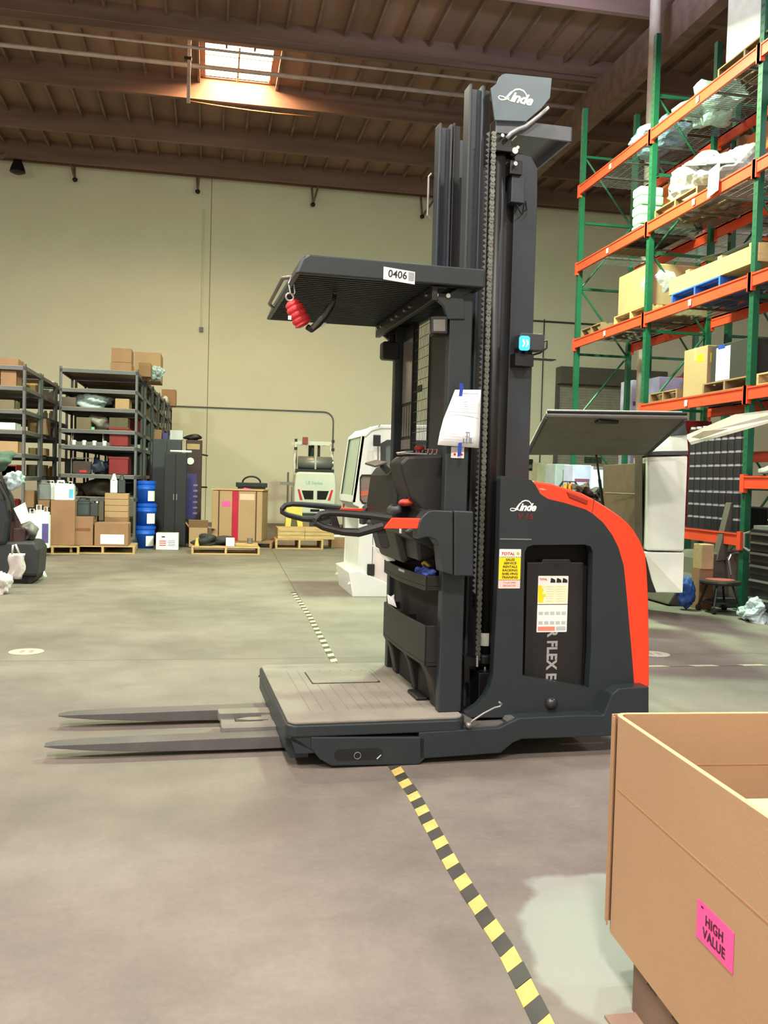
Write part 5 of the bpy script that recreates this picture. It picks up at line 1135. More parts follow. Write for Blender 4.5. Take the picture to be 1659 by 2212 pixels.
MB().prism(cy((833, 965), (838, 961), (950, 962), (950, 1170), (833, 1170)), Yc+.012, Yc+.016, 'y').build('door_glass', mat('cab_glass', (90, 104, 100), .1, spec=.8), t)
MB().prism(win2, Yc-.01, Yc+.02, 'y', holes=[inset(win2, .12)]).build('small_window_seal', blacksteel, t)
MB().prism(inset(win2, .12), Yc+.01, Yc+.014, 'y').build('small_window', mat('window_brown', (120, 104, 96), .1, spec=.8), t)
q = cy((777, 1061), (812, 1057), (812, 1068), (777, 1072)); MB().prism(q, Yc+.004, Yc+.01, 'y').build('orange_reflection', mat('reflection_orange', (200, 100, 70), .4), t)  # orange reflection in the small window, put in as a coloured strip
m_ = cy((802, 940), (817, 965)); MB().box(m_[0][0], m_[1][0], Yc-.16, Yc-.13, m_[1][1], m_[0][1]).build('mirror', blackplastic, t, bevel=.01)
q = cy((812, 965), (814, 1100)); MB().tube([(q[0][0], Yc-.14, q[0][1]), (q[1][0], Yc-.1, q[1][1]-.0), (q[1][0], Yc+.0, q[1][1]-.03)], .01, 6).tube([(q[0][0], Yc-.14, q[0][1]+.24), (q[0][0]+.02, Yc-.14, q[0][1]+.27), (q[0][0]+.03, Yc, q[0][1]+.27)], .008, 6).build('mirror_rod', dullsteel, t)
MB().prism(cy((753, 1236), (775, 1232), (842, 1262), (840, 1293), (762, 1295)), Yc-.03, Yc+1.2, 'y').build('bumper', whitepaint, t, bevel=.01)
MB().box(cy((775, 1180))[0][0], x1[0], Yc+.05, Yc+1.15, .22, .75).build('chassis', whitepaint, t)
q = cy((762, 1295), (880, 1290)); MB().tube([(q[0][0], Yc+.1, q[0][1]+.02), (q[0][0]+.06, Yc, q[0][1]-.02), (q[1][0], Yc, q[1][1]-.02)], .02, 8).build('under_bar', blacksteel, t)
q = cy((793, 1218), (808, 1243)); MB().box(q[0][0], q[1][0], Yc-.03, Yc, q[1][1], q[0][1]).build('latch_box', blackplastic, t, bevel=.006)
q = cy((805, 1155), (806, 1260)); MB().box(q[0][0], q[0][0]+.006, Yc-.003, Yc, q[1][1], q[0][1]).build('door_seam', blacksteel, t)
q = cy((806, 1185), (848, 1200), (848, 1268), (806, 1262)); MB().prism(q, Yc-.006, Yc, 'y').build('door_panel', mat('panel_warm_white', (214, 204, 198), .5), t)
MB().box(x0[0]+.5, x0[0]+1.0, Yc+.3, Yc+.9, .7, 1.15).box(x0[0]+.95, x0[0]+1.05, Yc+.3, Yc+.9, 1.1, 1.7).build('seat', blackplastic, t, bevel=.04)
for xx in (x0[0]+.35, x0[0]+1.5):
    for yy in (Yc+.12, Yc+.95): MB().cyl((xx, yy, .2), (xx, yy+.15, .2), .2, 20).build('wheel', tyre, t)
o = MB().blob((0, 0, .03), (.1, .1, .04), 3, .4, 2, flat=.6).build('debris', mat('debris_dark', (70, 66, 60), .7), loc=(fl(748, 1222).x, fl(748, 1222).y, 0)); tag(o, 'small dark piece of debris on the floor left of the white cab vehicle', 'debris')
# ------------------------------------------------------------------ dark machine and bags at the far left edge
q = fl(45, 1262)
t = thing('floor_scrubber', 'dark rounded machine with maroon lower part at the left edge of the photo', 'machine', (q.x-.12, q.y+.25, 0))
MB().prism([(-.5, .1), (.32, .1), (.34, .45), (.28, .55), (-.5, .55)], -.25, .35, 'y').build('base', mat('scrubber_dark', (42, 44, 46), .5), t, bevel=.04)
MB().prism([(-.6, .5), (-.05, .5), (-.02, .8), (-.08, 1.1), (-.22, 1.38), (-.4, 1.5), (-.6, 1.52)], -.3, .3, 'y').build('hood', mat('hood_navy', (34, 36, 44), .45), t, bevel=.05)
MB().box(-.05, .08, -.2, .2, .5, .95).box(0, .15, -.22, .1, .5, .72).build('maroon_unit', maroon, t, bevel=.02)
MB().tube([(-.3, -.32, 1.45), (-.1, -.34, 1.3), (.02, -.34, 1.05), (.04, -.34, .8)], .02, 8).build('hose', blackplastic, t, smooth=True)
MB().blob((.15, 0, .66), (.12, .14, .12), 5, .35, 3).build('grey_motor', mat('motor_grey', (112, 106, 106), .5), t, smooth=True)
for xx in (-.3, .2): MB().cyl((xx, -.2, .1), (xx, .3, .1), .1, 16).build('wheel', tyre, t)
o = MB().blob((0, 0, 0), (.2, .15, .12), 9, .35, 3).build('rag', greencl, smooth=True, loc=(q.x-.37, q.y+.2, 1.58)); tag(o, 'crumpled green-grey rag on top of the dark machine at the left edge', 'rag')
o = MB().blob((0, 0, 0), (.11, .1, .11), 19, .3, 4, fine=.1).build('plastic_bag', bagmat, smooth=True, loc=(aY(30, 1065, q.y-.1).x, q.y-.1, 1.33)); tag(o, 'translucent grey bag on the shoulder of the dark machine', 'bag')
a = [aY(x, y, q.y-.25) for x, y in ((29, 1098), (54, 1085), (66, 1124), (46, 1132))]
o = MB().slab(a, (0, .003, 0)).build('paper_sheet', paper); tag(o, 'blank white sheet hanging tilted on the dark machine at the left edge', 'paper')
a = aY(38, 1220, q.y-.3)
mb = MB(); rows = []
for k in range(9):
    t_ = k/8; z_ = aY(38, 1195+55*t_, q.y-.3).z; rows.append([(a.x-.09-.02*math.sin(k)+.19*j/6-(.03*t_), q.y-.32+.02*math.sin(j*1.9+k)-.02*math.sin(math.pi*j/6), z_) for j in range(7)])
mb.rings(rows); mb.tube([(a.x-.06, q.y-.32, rows[0][0][2]), (a.x-.05, q.y-.33, rows[0][0][2]+.1), (a.x-.02, q.y-.33, rows[0][0][2]+.11), (a.x+.02, q.y-.32, rows[0][0][2])], .01, 6)
o = mb.build('white_bag', mat('bag_white', (190, 180, 176), .6), smooth=True, solid=.01); tag(o, 'white plastic bag hanging from the dark machine at the left edge', 'bag')
p = fl(8, 1285); o = MB().blob((0, 0, .11), (.11, .13, .14), 23, .3, 4, flat=.8, fine=.1).build('white_bag', mat('bag_white', (190, 180, 176), .6), smooth=True, loc=(p.x-.05, p.y+.1, 0)); tag(o, 'crumpled white bag on the floor at the left edge of the photo', 'bag')
p = fl(92, 1248); o = MB().prism([(0, 0), (.14, 0), (.05, .2)], 0, .02, 'y').blob((.05, 0, .05), (.06, .05, .05), 2, .3, 2).build('paper_scrap', paper, loc=(p.x-.1, p.y+.1, .0)); tag(o, 'white paper scrap on the floor beside the dark machine', 'paper')
# ================================================================== PALLET RACKS (run along y at the right)
RX0, RX1 = 6.3, 7.36
def rack(label, x0, x1, ys, tops, bays, face_labels=True):
    t = thing('pallet_rack', label, 'rack')
    for y, zt in zip(ys, tops):
        for x in (x0, x1-.08):
            mb = MB(); mb.box(x, x+.08, y-.045, y+.045, 0, zt); mb.box(x-.03, x+.11, y-.08, y+.08, 0, .012)
            z = .15; mb.mt(1)
            while z < zt-.1 and x == x0:
                mb.box(x-.001, x+.0, y-.022, y-.010, z, z+.03); mb.box(x-.001, x+.0, y+.010, y+.022, z, z+.03); z += .1
            mb.build('upright_post', [rackgreen, mat('slot_dark', (10, 60, 40), .7)], t)
        z = .3; k = 0
        while z < zt-.2:
            MB().box(x0+.08, x1-.08, y-.02, y+.02, z, z+.04).build('horizontal_brace', rackgreen, t)
            z2 = z+1.15
            if z2 < zt-.1:
                a, b = (x0+.08, x1-.08) if k % 2 == 0 else (x1-.08, x0+.08)
                MB().tube([(a, y, z+.04), (b, y, z2)], .018, 6).build('diagonal_brace', rackgreen, t)
            z = z2; k += 1
    for y0, y1, levels in bays:
        for z in levels:
            for x in (x0-.03, x1-.01):
                b = MB().box(x, x+.04, y0+.045, y1-.045, z-.15, z+.0).box(x-.012 if x < x0 else x, x+.052 if x > x0 else x+.04, y0+.045, y1-.045, z-.02, z).box(x-.008, x+.05, y0-.03, y0+.05, z-.2, z+.02).box(x-.008, x+.05, y1-.05, y1+.03, z-.2, z+.02)
                bo = b.build('beam', rackorange, t)
                if x < x0 and face_labels: MB().box(x-.016, x-.0125, (y0+y1)/2-.035, (y0+y1)/2+.035, z-.125, z-.045).build('beam_label', white, bo)
            mb = MB(); y = y0+.08
            while y < y1-.05: mb.box(x0, x1, y, y+.005, z+.0, z+.005); y += .06
            for k in range(9): xx = x0+.04+k*.12; mb.box(xx, xx+.005, y0+.06, y1-.06, z-.005, z)
            for k in range(3): yy = y0+.5+k*.75; mb.box(x0+.01, x1-.01, yy, yy+.03, z-.035, z-.005)
            mb.build('wire_deck', wirezinc, t)
    return t
YS = [15.3, 12.66, 9.94, 7.2]
L0, L1, L2, L3 = 6.70, 5.35, 4.02, 2.68
rack('green and orange pallet rack nearest the truck at the right side of the photo', RX0, RX1, YS, [8.05, 8.1, 8.1, 8.1],
     [(12.66, 15.3, [L2, L1, L0]), (9.94, 12.66, [.93, L3, L2, L1, L0]), (7.2, 9.94, [1.62, L3, L2, L1, L0])])
QX0, QX1 = 7.62, 8.6
rack('second pallet rack standing back to back behind the first one', QX0, QX1, [15.2, 12.66, 9.94, 7.2], [7.4]*4, [(12.66, 15.2, [3.3, 4.6, 5.5, 6.25]), (9.94, 12.66, [2.0, 3.3, 4.6, 5.5, 6.25]), (7.2, 9.94, [2.0, 3.3, 4.6, 5.5, 6.25])], False)
def rk(px, py, x=RX0+.25): a = aX(px, py, x); return a.y
def rbox(label, y0, y1, z, h, m, x0=RX0+.1, d=.8, **k):
    t = thing(k.get('name', 'cardboard_box'), label, k.get('cat', 'box'), (x0+d/2, (y0+y1)/2, z+.006), 0, k.get('group'))
    w = abs(y1-y0); MB().box(-d/2, d/2, -w/2, w/2, 0, h).build('carton', m, t, bevel=.008)
    if k.get('tape', True): MB().box(-d/2-.001, d/2+.001, -.03, .03, h*.75, h+.0015).build('packing_tape', k.get('tapem', tanbag), t)
    return t, d, w
def rpal(label, y0, y1, z, m=None, x0=RX0+.02, d=1.0, **k):
    w = abs(y1-y0); return pallet(label, 0, 0, w=w, d=d, m=m, loc=(x0+d/2, (y0+y1)/2, z+.006), rz=math.radians(90), **k)
# level L0
o = MB().blob((0, 0, .2), (.35, .5, .24), 4, .25, 4, flat=.75, fine=.07).build('blue_white_bag', mat('bag_blue_white', (150, 172, 204), .35, var=.3, bump=.5), loc=(RX0+.5, rk(1390, 300), L0+.012)); tag(o, 'big white and blue bag on the top rack level left of the second upright', 'bag')
o = MB().blob((0, 0, .16), (.34, .5, .2), 14, .3, 4, flat=.75, fine=.08).build('clear_bag', bagmat, loc=(RX0+.55, rk(1495, 270), L0+.012)); tag(o, 'crumpled clear bag on the top rack level in the middle bay', 'bag')
y0 = aX(1555, 150, RX0+.05).y; 
rpal('dark pallet under the white wrapped load at the top right', y0, y0-1.2, L0, wooddk)
t = thing('wrapped_load', 'tall bright white stretch-wrapped load at the top right corner of the photo', 'pallet load', (RX0+.55, y0-.6, L0+.147))
MB().prism([(-.5, -.5), (.5, -.5), (.5, .5), (-.5, .5)], 0, 1.3, 'z').build('white_carton', mat('carton_bright_white', (250, 250, 250), .4), t, bevel=.05)
MB().blob((-.05, -.35, .75), (.5, .25, .6), 6, .15, 3).build('wrap_bulge', wrapmat, t, smooth=True)
# level L1
y0, y1 = aX(1418, 455, RX0+.05).y, aX(1560, 410, RX0+.05).y
rpal('dark pallet under the pinkish stretch-wrapped load in the middle bay', y0, y0-1.2, L1, wooddk)
t = thing('wrapped_load', 'pinkish stretch-wrapped heap with a white tag hanging from it in the middle rack bay', 'pallet load', (RX0+.55, y0-.6, L1+.147))
MB().blob((0, .1, .27), (.5, .6, .40), 61, .15, 4, flat=.62, fine=.07).blob((.1, -.5, .25), (.45, .4, .3), 12, .2, 4, flat=.8, fine=.06).build('wrapped_goods', wrapmat, t)
MB().slab([(-.5, -.75, .22), (.4, -.9, .30), (.4, -.2, .5), (-.5, -.1, .42)], (0, 0, .015)).build('grey_cover_sheet', mat('cover_sheet_grey', (120, 122, 112), .6), t)
a = aX(1543, 362, RX0-.06); b = aX(1548, 413, RX0-.06); w = .13
MB().slab([(RX0-.06-t.location.x, a.y+w-t.location.y, a.z-t.location.z), (RX0-.06-t.location.x, a.y-w-t.location.y, a.z-t.location.z+.03), (RX0-.07-t.location.x, a.y-w-t.location.y, b.z-t.location.z), (RX0-.07-t.location.x, a.y+w-t.location.y, b.z-t.location.z-.03)], (.002, 0, 0)).build('hanging_tag', paper, t)
for k in range(5):
    yy = rk(1402, 400); o = MB().prism(rrect(-.2, .2, -.14, .14, .04), 0, .14, 'z').build('pale_green_packet', mat('packet_green', (176, 206, 176), .6), loc=(RX0+.3, yy-.02*(k % 2)+.12, L1+.01+.145*k), bevel=.03); tag(o, 'pale green packet, %s of the stack left of the pink wrapped load' % ('lowest', 'second', 'third', 'fourth', 'topmost')[k], 'packet', 'pale green packets stacked behind the second upright')
for k, (px, h, lab) in enumerate(((1375, .1, 'black flat panel lying on the rack level below the blue and white bag'), (1345, .07, 'pale flat sheet at the far end of the rack level below the blue-white bag'))):
    yy = rk(px, 500); rbox(lab, yy-.45, yy+.45, L1, h, (darkgrey, tanbag)[k], name='flat_panel', cat='panel', tape=False)
# level L2
y0 = rk(1258, 715); rpal('empty weathered pallet at the far end of the third rack level', 15.1, 14.25, L2, wooddk)
y0, y1 = aX(1330, 690, RX0+.05).y, aX(1405, 670, RX0+.05).y
rpal('light pallet under the wrapped brown carton on the rack', y0, y0-1.15, L2)
t = thing('wrapped_carton', 'brown carton in clear stretch wrap on a light pallet on the rack', 'box', (RX0+.5, y0-.58, L2+.147))
MB().box(-.45, .45, -.52, .52, 0, .62).build('carton', cardboard, t, bevel=.02); MB().blob((-.2, -.35, .35), (.28, .22, .3), 5, .15, 3).build('wrap', wrapmat, t, smooth=True)
y0, y1 = aX(1450, 645, RX0+.02).y, aX(1570, 600, RX0+.02).y
rpal('blue painted pallet under the pale wooden crate on the rack', y0, y0-1.25, L2, mat('pallet_blue', (46, 90, 170), .6, var=.15))
t = thing('wooden_crate', 'long low pale wooden crate stacked on the blue pallet', 'crate', (RX0+.48, y0-.95, L2+.147)); 
MB().box(-.45, .45, -1.1, 1.05, 0, .22).build('crate_box', woodlt, t, bevel=.006)
for k, yy in enumerate((-.9, -.2, .6)): MB().box(-.42, .42, yy-.05, yy+.05, .22, .27).build('batten', woodlt, t)
t = thing('black_sheets', 'black flat sheets lying on top of the pale wooden crate', 'panel', (RX0+.5, y0-1.2, L2+.42)); MB().slab([(-.4, -.6, 0), (.35, -.55, 0), (.4, .3, .0), (-.35, .35, 0)], (0, 0, .05)).slab([(-.35, .1, .05), (.3, .1, .05), (.3, .7, .1), (-.35, .7, .1)], (0, 0, .03)).build('panel', blackplastic, t, bevel=.01)
rbox('pinkish wrapped box at the right edge of the photo beside the nearest upright', 9.75, 8.9, L2, .45, wrapmat, name='wrapped_box', tape=False)
# level L3
rpal('dark empty pallet left of the carton with yellow label', aX(1402, 865, RX0+.02).y, aX(1462, 860, RX0+.02).y, L3, wooddk)
ya, yb = aX(1470, 855, RX0+.1).y, aX(1490, 850, RX0+.1).y
t, d, w = rbox('brown carton with yellow and white labels on the lowest orange rack level', 11.65, 11.05, L3, .66, cardboard, d=.75)
# labels go on the face towards the camera (-y face)
MB().box(-.33, -.2, -w/2-.002, -w/2, .44, .56).build('yellow_label', yellow, t); MB().box(-.33, -.22, -w/2-.002, -w/2, .03, .12).build('white_label', white, t); MB().box(-d/2-.002, -d/2, -.2, -.05, .46, .56).build('yellow_label', yellow, t)
rpal('pallet under the black carton on the lowest orange rack level', 11.0, 9.98, L3, wooddk)
t, d, w = rbox('black carton with white paper sheet right of the yellow-labelled carton', 10.95, 10.1, L3+.14, .48, mat('carton_black', (40, 34, 34), .7), tape=False)
MB().box(-d/2-.004, -d/2-.001, -.02, .3, .02, .44).build('white_sheet', paper, t); MB().box(-d/2-.006, -d/2-.003, .1, .26, .42, .47).build('blue_tape', tapeblue, t)
rpal('light pallet at the right edge of the photo on the lowest orange rack level', 9.8, 8.7, L3)
o = MB().blob((0, 0, .14), (.4, .45, .16), 77, .3, 3, flat=.8).build('dark_cover', mat('cover_dark_green', (30, 48, 44), .6), smooth=True, loc=(RX0+.5, 9.2, L3+.15)); tag(o, 'dark green folded cover on the light pallet at the right edge', 'cover')
# orange and brown cartons in the second rack, seen through the first
n = 0
for z, lo, hi, s in ((6.25, 9.95, 15.0, 1), (4.6, 10.1, 13.0, 2)):
    y = lo; n0 = n
    while y < hi:
        w = .34+.1*random.random(); h = .34+.1*random.random()
        if not any(abs(y+w/2-q) < .05 for q in (12.66,)):
            o, dd, ww = rbox('orange-brown carton %s from the right on the %s level of the second rack' % (('first', 'second', 'third', 'fourth', 'fifth', 'sixth', 'seventh', 'eighth', 'ninth', 'tenth', 'eleventh', 'twelfth', 'thirteenth')[n-n0], 'upper' if s == 1 else 'lower'), y, y+w, z, h, orangebox if n % 3 else cardboard, x0=QX0+.02, d=.5, tape=False, group='orange cartons on the %s level of the second rack' % ('upper' if s == 1 else 'lower'))
        y += w+.04; n += 1
# black canisters on the bottom level
proto = None
for r in range(8):
    for c in range(9):
        cl_ = 'black cylinder cell, %s row, %s, under the lowest orange beam' % (('bottom', 'second', 'third', 'fourth', 'fifth', 'sixth', 'seventh', 'topmost')[r], ('first from the right', 'second from the right', 'third from the right', 'fourth from the right', 'middle one', 'fourth from the left', 'third from the left', 'second from the left', 'first from the left')[c])
        y = 10.08+.155*c; z = .936+.168*r
        if proto is None:
            proto = thing('battery_cell', 'black cylinder cell, bottom row, nearest to the camera, under the lowest beam', 'battery cell', (RX0+.12, y, z), 0, 'black cylinder cells stacked on the bottom rack level')
            MB().cyl((0, 0, 0), (0, 0, .135), .068, 14).build('cell_body', mat('cell_black', (30, 28, 34), .4), proto); MB().cyl((0, 0, .135), (0, 0, .166), .055, 14).build('silver_top', mat('cell_silver', (196, 192, 196), .35, .3), proto)
        else: dup(proto, (RX0+.12, y, z), label=cl_)
for k in range(3):
    o, d, w = rbox(('red carton at the left of the black cells under the lowest orange beam', 'second red carton under the lowest orange beam', 'white lidded tub beside the red cartons under the lowest orange beam')[k], 11.55+.35*k, 11.85+.35*k, .93+.0, 1.45-.1*k, (redplastic, redplastic, whiteplastic)[k], d=.4, tape=False, name='storage_box')
o = MB().prism(rrect(-.2, .2, -.5, .5, .05), 0, .3, 'z').build('black_case', blackplastic, loc=(RX0+.65, 10.6, .936), bevel=.02); tag(o, 'black case behind the stacked black cells', 'case')
o = MB().blob((0, 0, .07), (.3, .45, .1), 88, .3, 4, flat=.7, fine=.1).build('grey_cloth', mat('cloth_grey', (150, 148, 142), .8), smooth=True, loc=(RX0+.3, 9.3, 1.63)); tag(o, 'crumpled grey cloth on the low orange beam at the right edge', 'cloth')
# lilac printed panels standing behind the rack
for k, (x0, y0, x1, y1, Y, lab) in enumerate(((1363, 822, 1412, 1000, 15.9, 'tall lilac printed carton with maroon and blue stripes behind the rack'), (1420, 815, 1480, 1000, 13.6, 'lilac banner box behind the first rack right of the second upright'))):
    a = aY(x0, y1, Y); b = aY(x1, y0, Y); t = thing('printed_crate', lab, 'box', ((a.x+b.x)/2, Y+.3, 0)); w = b.x-a.x
    MB().box(-w/2, w/2, -.25, .25, 0, b.z).build('carton', lilac, t, bevel=.01)
    [MB().box(-w/2+.02, w/2-.05, -.253, -.25, b.z-q_, b.z-q_+.08).build('maroon_stripe', mat('stripe_maroon', (120, 60, 90), .6), t) for q_ in (.48, .68)]; MB().box(-w/2+.02, w/2-.05, -.253, -.25, b.z-.95, b.z-.82).build('blue_stripe', mat('stripe_blue', (60, 70, 140), .6), t)
# ------------------------------------------------------------------ things seen under the raised hatch
def wallbox(name, label, cat, x0, y0, x1, y1, Y, d, m, floor=True, bevel=.01):
    a = aY(x0, y1, Y); b = aY(x1, y0, Y); z0 = 0 if floor else a.z
    t = thing(name, label, cat, ((a.x+b.x)/2, Y+d/2, z0)); w = b.x-a.x
    MB().box(-w/2, w/2, -d/2, d/2, 0, b.z-z0).build('body', m, t, bevel=bevel); return t, w, b.z-z0, d
t, w, h, d = wallbox('grey_cabinet', 'light grey cabinet behind the amber cylinder under the raised hatch', 'cabinet', 1198, 1003, 1233, 1080, 15.4, .5, mat('cabinet_light', (150, 154, 164), .5)); MB().box(-.004, .004, -d/2-.002, -d/2, .1, h-.1).build('door_seam', darkgrey, t)
t, w, h, d = wallbox('printed_carton', 'lilac carton with maroon stripes under the raised hatch', 'box', 1236, 1005, 1278, 1080, 14.6, .4, lilac); MB().box(-w*.4, w*.4, -d/2-.002, -d/2, h*.84, h*.87).box(-w*.4, w*.4, -d/2-.002, -d/2, h*.74, h*.76).build('maroon_stripe', mat('stripe_maroon', (120, 60, 90)), t)
t, w, h, d = wallbox('whiteboard', 'bluish white board right of the striped carton under the raised hatch', 'board', 1279, 1008, 1308, 1080, 14.4, .1, mat('board_blue_white', (214, 220, 240), .4)); MB().box(-w/2, w/2, -d/2-.01, -d/2, h-.04, h).build('board_frame', greyplastic, t)
t, w, h, d = wallbox('wall_phone', 'dark oval phone on the back wall beside the mast', 'phone', 1137, 992, 1152, 1016, 28.93, .1, blackplastic, False, .02); MB().box(-w*.3, w*.3, -d/2-.01, -d/2, h*.2, h*.5).build('keypad', greyplastic, t)
t, w, h, d = wallbox('wall_sign', 'small green and white notice on the back wall under the raised hatch', 'sign', 1184, 1006, 1197, 1033, 28.95, .05, greencl, False, .0); MB().box(-w*.4, w*.4, -d/2-.004, -d/2, h*.05, h*.4).build('white_half', white, t)
t, w, h, d = wallbox('paper_notice', 'white paper on the back wall below the green notice', 'paper', 1186, 1036, 1196, 1052, 28.97, .01, paper, False, .0)
t, w, h, d = wallbox('picture_board', 'dark and green picture on the back wall left of the brown panel', 'picture', 1262, 988, 1300, 1000, 28.95, .04, greencl, False, .0)
a = aY(1228, 1070, 12.6); b = aY(1228, 1028, 12.6)
t = thing('amber_beacon_machine', 'amber cylinder inside a round wire guard behind the orange-red cover', 'lamp', (a.x, 12.6, 0))
MB().cyl((0, 0, 0), (0, 0, a.z-.1), .06, 12).box(-.3, .3, -.2, .3, 0, a.z-.2).build('pedestal', darkgrey, t)
MB().lathe([(.1, 0), (.1, .2), (.06, .27)], (0, 0, a.z-.1), 20).build('amber_cylinder', amber, t, smooth=False)
for ang in (0, 60, 120):
    c, s = math.cos(math.radians(ang)), math.sin(math.radians(ang)); MB().tube([(c*.16, s*.16, a.z-.12), (c*.16, s*.16, a.z+.12), (c*.1, s*.1, a.z+.2), (-c*.1, -s*.1, a.z+.2), (-c*.16, -s*.16, a.z+.12), (-c*.16, -s*.16, a.z-.12)], .009, 6).build('wire_guard', blacksteel, t)
for k, (px, py, r, m, lab) in enumerate(((1256, 1062, .12, mat('clutter_a', (70, 50, 46), .6, var=.5, scale=20), 'brown heap of parts right of the amber cylinder'), (1278, 1072, .16, mat('clutter_b', (56, 50, 52), .6, var=.6, scale=25), 'dark heap of parts below the striped carton'), (1296, 1085, .14, mat('clutter_c', (110, 106, 112), .5, var=.5, scale=20), 'grey heap of parts against the brown panel'))):
    a = aY(px, py, 12.2+.1*k); t = thing('parts_cart', lab, 'cart', (a.x, 12.2+.1*k, 0))
    MB().box(-.13, .13, -.2, .2, .15, a.z-.08).build('cart_frame', darkgrey, t); MB().cyl((-.1, -.18, .075), (-.1, -.12, .075), .075, 12).cyl((.1, -.18, .075), (.1, -.12, .075), .075, 12).build('wheel', tyre, t)
    MB().blob((0, 0, a.z), (r, .2, .1), 50+k, .45, 3).build('parts_heap', m, t)
t, w, h, d = wallbox('lockers', 'pale green cupboard on the back wall seen between mast and amber cylinder', 'cabinet', 1160, 1000, 1182, 1060, 27.8, .5, mat('cupboard_pale', (206, 214, 180), .6))
# ------------------------------------------------------------------ utility vehicle with raised hatches
t = thing('service_vehicle', 'white utility vehicle with a grey-lined rear hatch raised behind the orange-red cover', 'vehicle')
A = aY(1180, 901, 8.0); B = aY(1481, 906, 7.7); Cc = aY(1395, 984, 9.25); Dd = aY(1138, 983, 9.6)
mb = MB(); mb.slab([A, B, Cc, Dd], (0, .012, .05)); hh = mb.build('rear_hatch', mat('hatch_lining', (104, 98, 88), .7), t, bevel=.01)
nrm = Vector((0, 0, 1))
MB().tube([A+Vector((0, 0, .02)), B+Vector((0, 0, .02))], .022, 8).build('hatch_edge', dullsteel, hh); MB().tube([A+Vector((0, -.02, .05)), B+Vector((0, -.02, .05))], .014, 8).tube([A, Dd], .018, 8).tube([B, Cc], .018, 8).build('hatch_seal', blacksteel, hh)
m_ = A.lerp(B, .47); MB().box(m_.x-.1, m_.x+.1, m_.y+.05, m_.y+.16, m_.z-.045, m_.z-.01).build('hatch_latch', blackplastic, hh, bevel=.01)
# outer skin above the lining, pale
mb = MB(); mb.slab([A+Vector((.02, .03, .055)), B+Vector((-.02, .03, .055)), Cc+Vector((0, 0, .055)), Dd+Vector((0, 0, .055))], (0, 0, .02)); mb.build('hatch_skin', whitepaint, hh)
def q9(px, py, Y): return aY(px, py, Y)
P = [q9(1402, 992, 9.2), q9(1487, 988, 8.95), q9(1475, 1281, 8.95), q9(1405, 1280, 9.2)]
pl_ = [q9(1400, 986, 9.2), q9(1486, 984, 8.95), q9(1478, 1191, 8.95), q9(1396, 1189, 9.2)]
MB().slab(pl_, (.28, .9, 0)).build('side_pillar', whitepaint, t, bevel=.02)
pl2 = [q9(1392, 1193, 9.2), q9(1478, 1194, 8.95), q9(1475, 1281, 8.95), q9(1416, 1280, 9.2)]
MB().slab(pl2, (.28, .9, 0)).build('lower_panel', whitepaint, t, bevel=.01)
tri = [q9(1405, 975, 9.2), q9(1444, 941, 9.2), q9(1484, 938, 8.95), q9(1487, 975, 8.95)]
MB().slab(tri, (.28, .9, .03)).build('roof_corner', whitepaint, t, bevel=.01)
MB().slab([q9(1398, 976, 9.18), q9(1487, 974, 8.93), q9(1487, 982, 8.93), q9(1398, 984, 9.18)], (.28, .9, 0)).build('drip_rail', darkgrey, t)
MB().slab([q9(1440, 935, 9.15), q9(1480, 912, 8.7), q9(1485, 938, 8.9), q9(1446, 940, 9.15)], (.05, .1, 0)).build('hinge_cover', mat('hinge_navy', (50, 54, 78), .5), t)
a1 = q9(1393, 985, 9.35); a2 = q9(1303, 985, 10.9); b1 = q9(1392, 1280, 9.35); b2 = q9(1303, 1280, 10.9)
a1.z = a2.z = 1.72; b1.z = b2.z = .33
MB().slab([a1, a2, b2, b1], (.05, .02, 0)).build('inner_wall', mat('inner_brown', (98, 80, 62), .7), t, bevel=.004)
MB().slab([q9(1372, 985, 9.6), q9(1388, 985, 9.35), q9(1388, 1180, 9.35), q9(1372, 1180, 9.6)], (-.01, -.01, 0)).build('inner_frame', mat('inner_brown_dark', (70, 58, 46), .7), t)
a = q9(1308, 1065, 10.5); b = q9(1380, 1068, 9.5); MB().tube([a, b], .012, 6).build('inner_rail', mat('inner_brown', (98, 80, 62)), t)
a = q9(1288, 984, 9.3); b = q9(1303, 1095, 9.9); MB().tube([a, a.lerp(b, .5)], .012, 8).tube([a.lerp(b, .45), b], .018, 8).build('gas_strut', blacksteel, t)
fx = Dd+Vector((.0, .05, 0))
MB().slab([(fx.x, 9.75, .40), (b1.x+.1, 9.5, .40), (b2.x+.3, 10.8, .40), (fx.x+.4, 11.0, .40)], (0, 0, .25)).build('load_floor', darkgrey, t)
MB().cyl((4.1, 9.8, .28), (4.15, 10.05, .28), .28, 24).build('wheel', tyre, t)
A2 = q9(1483, 944, 9.2); B2 = q9(1591, 899, 8.4); C2 = q9(1700, 886, 7.6); D2_ = q9(1700, 903, 7.6); E2 = q9(1493, 961, 9.0)
hs = MB().slab([A2, B2, C2, D2_], (.0, .03, .02)).slab([A2, D2_, E2, E2+Vector((.0, .01, .01))], (0, .03, .02)).build('side_hatch', mat('hatch_pinkish', (172, 158, 152), .5), t)
MB().slab([q9(1494, 945, 8.95), q9(1520, 932, 8.7), q9(1572, 927, 8.3), q9(1512, 948, 8.7)], (0, .004, .004)).build('hatch_window', mat('window_brown', (120, 104, 96)), hs)
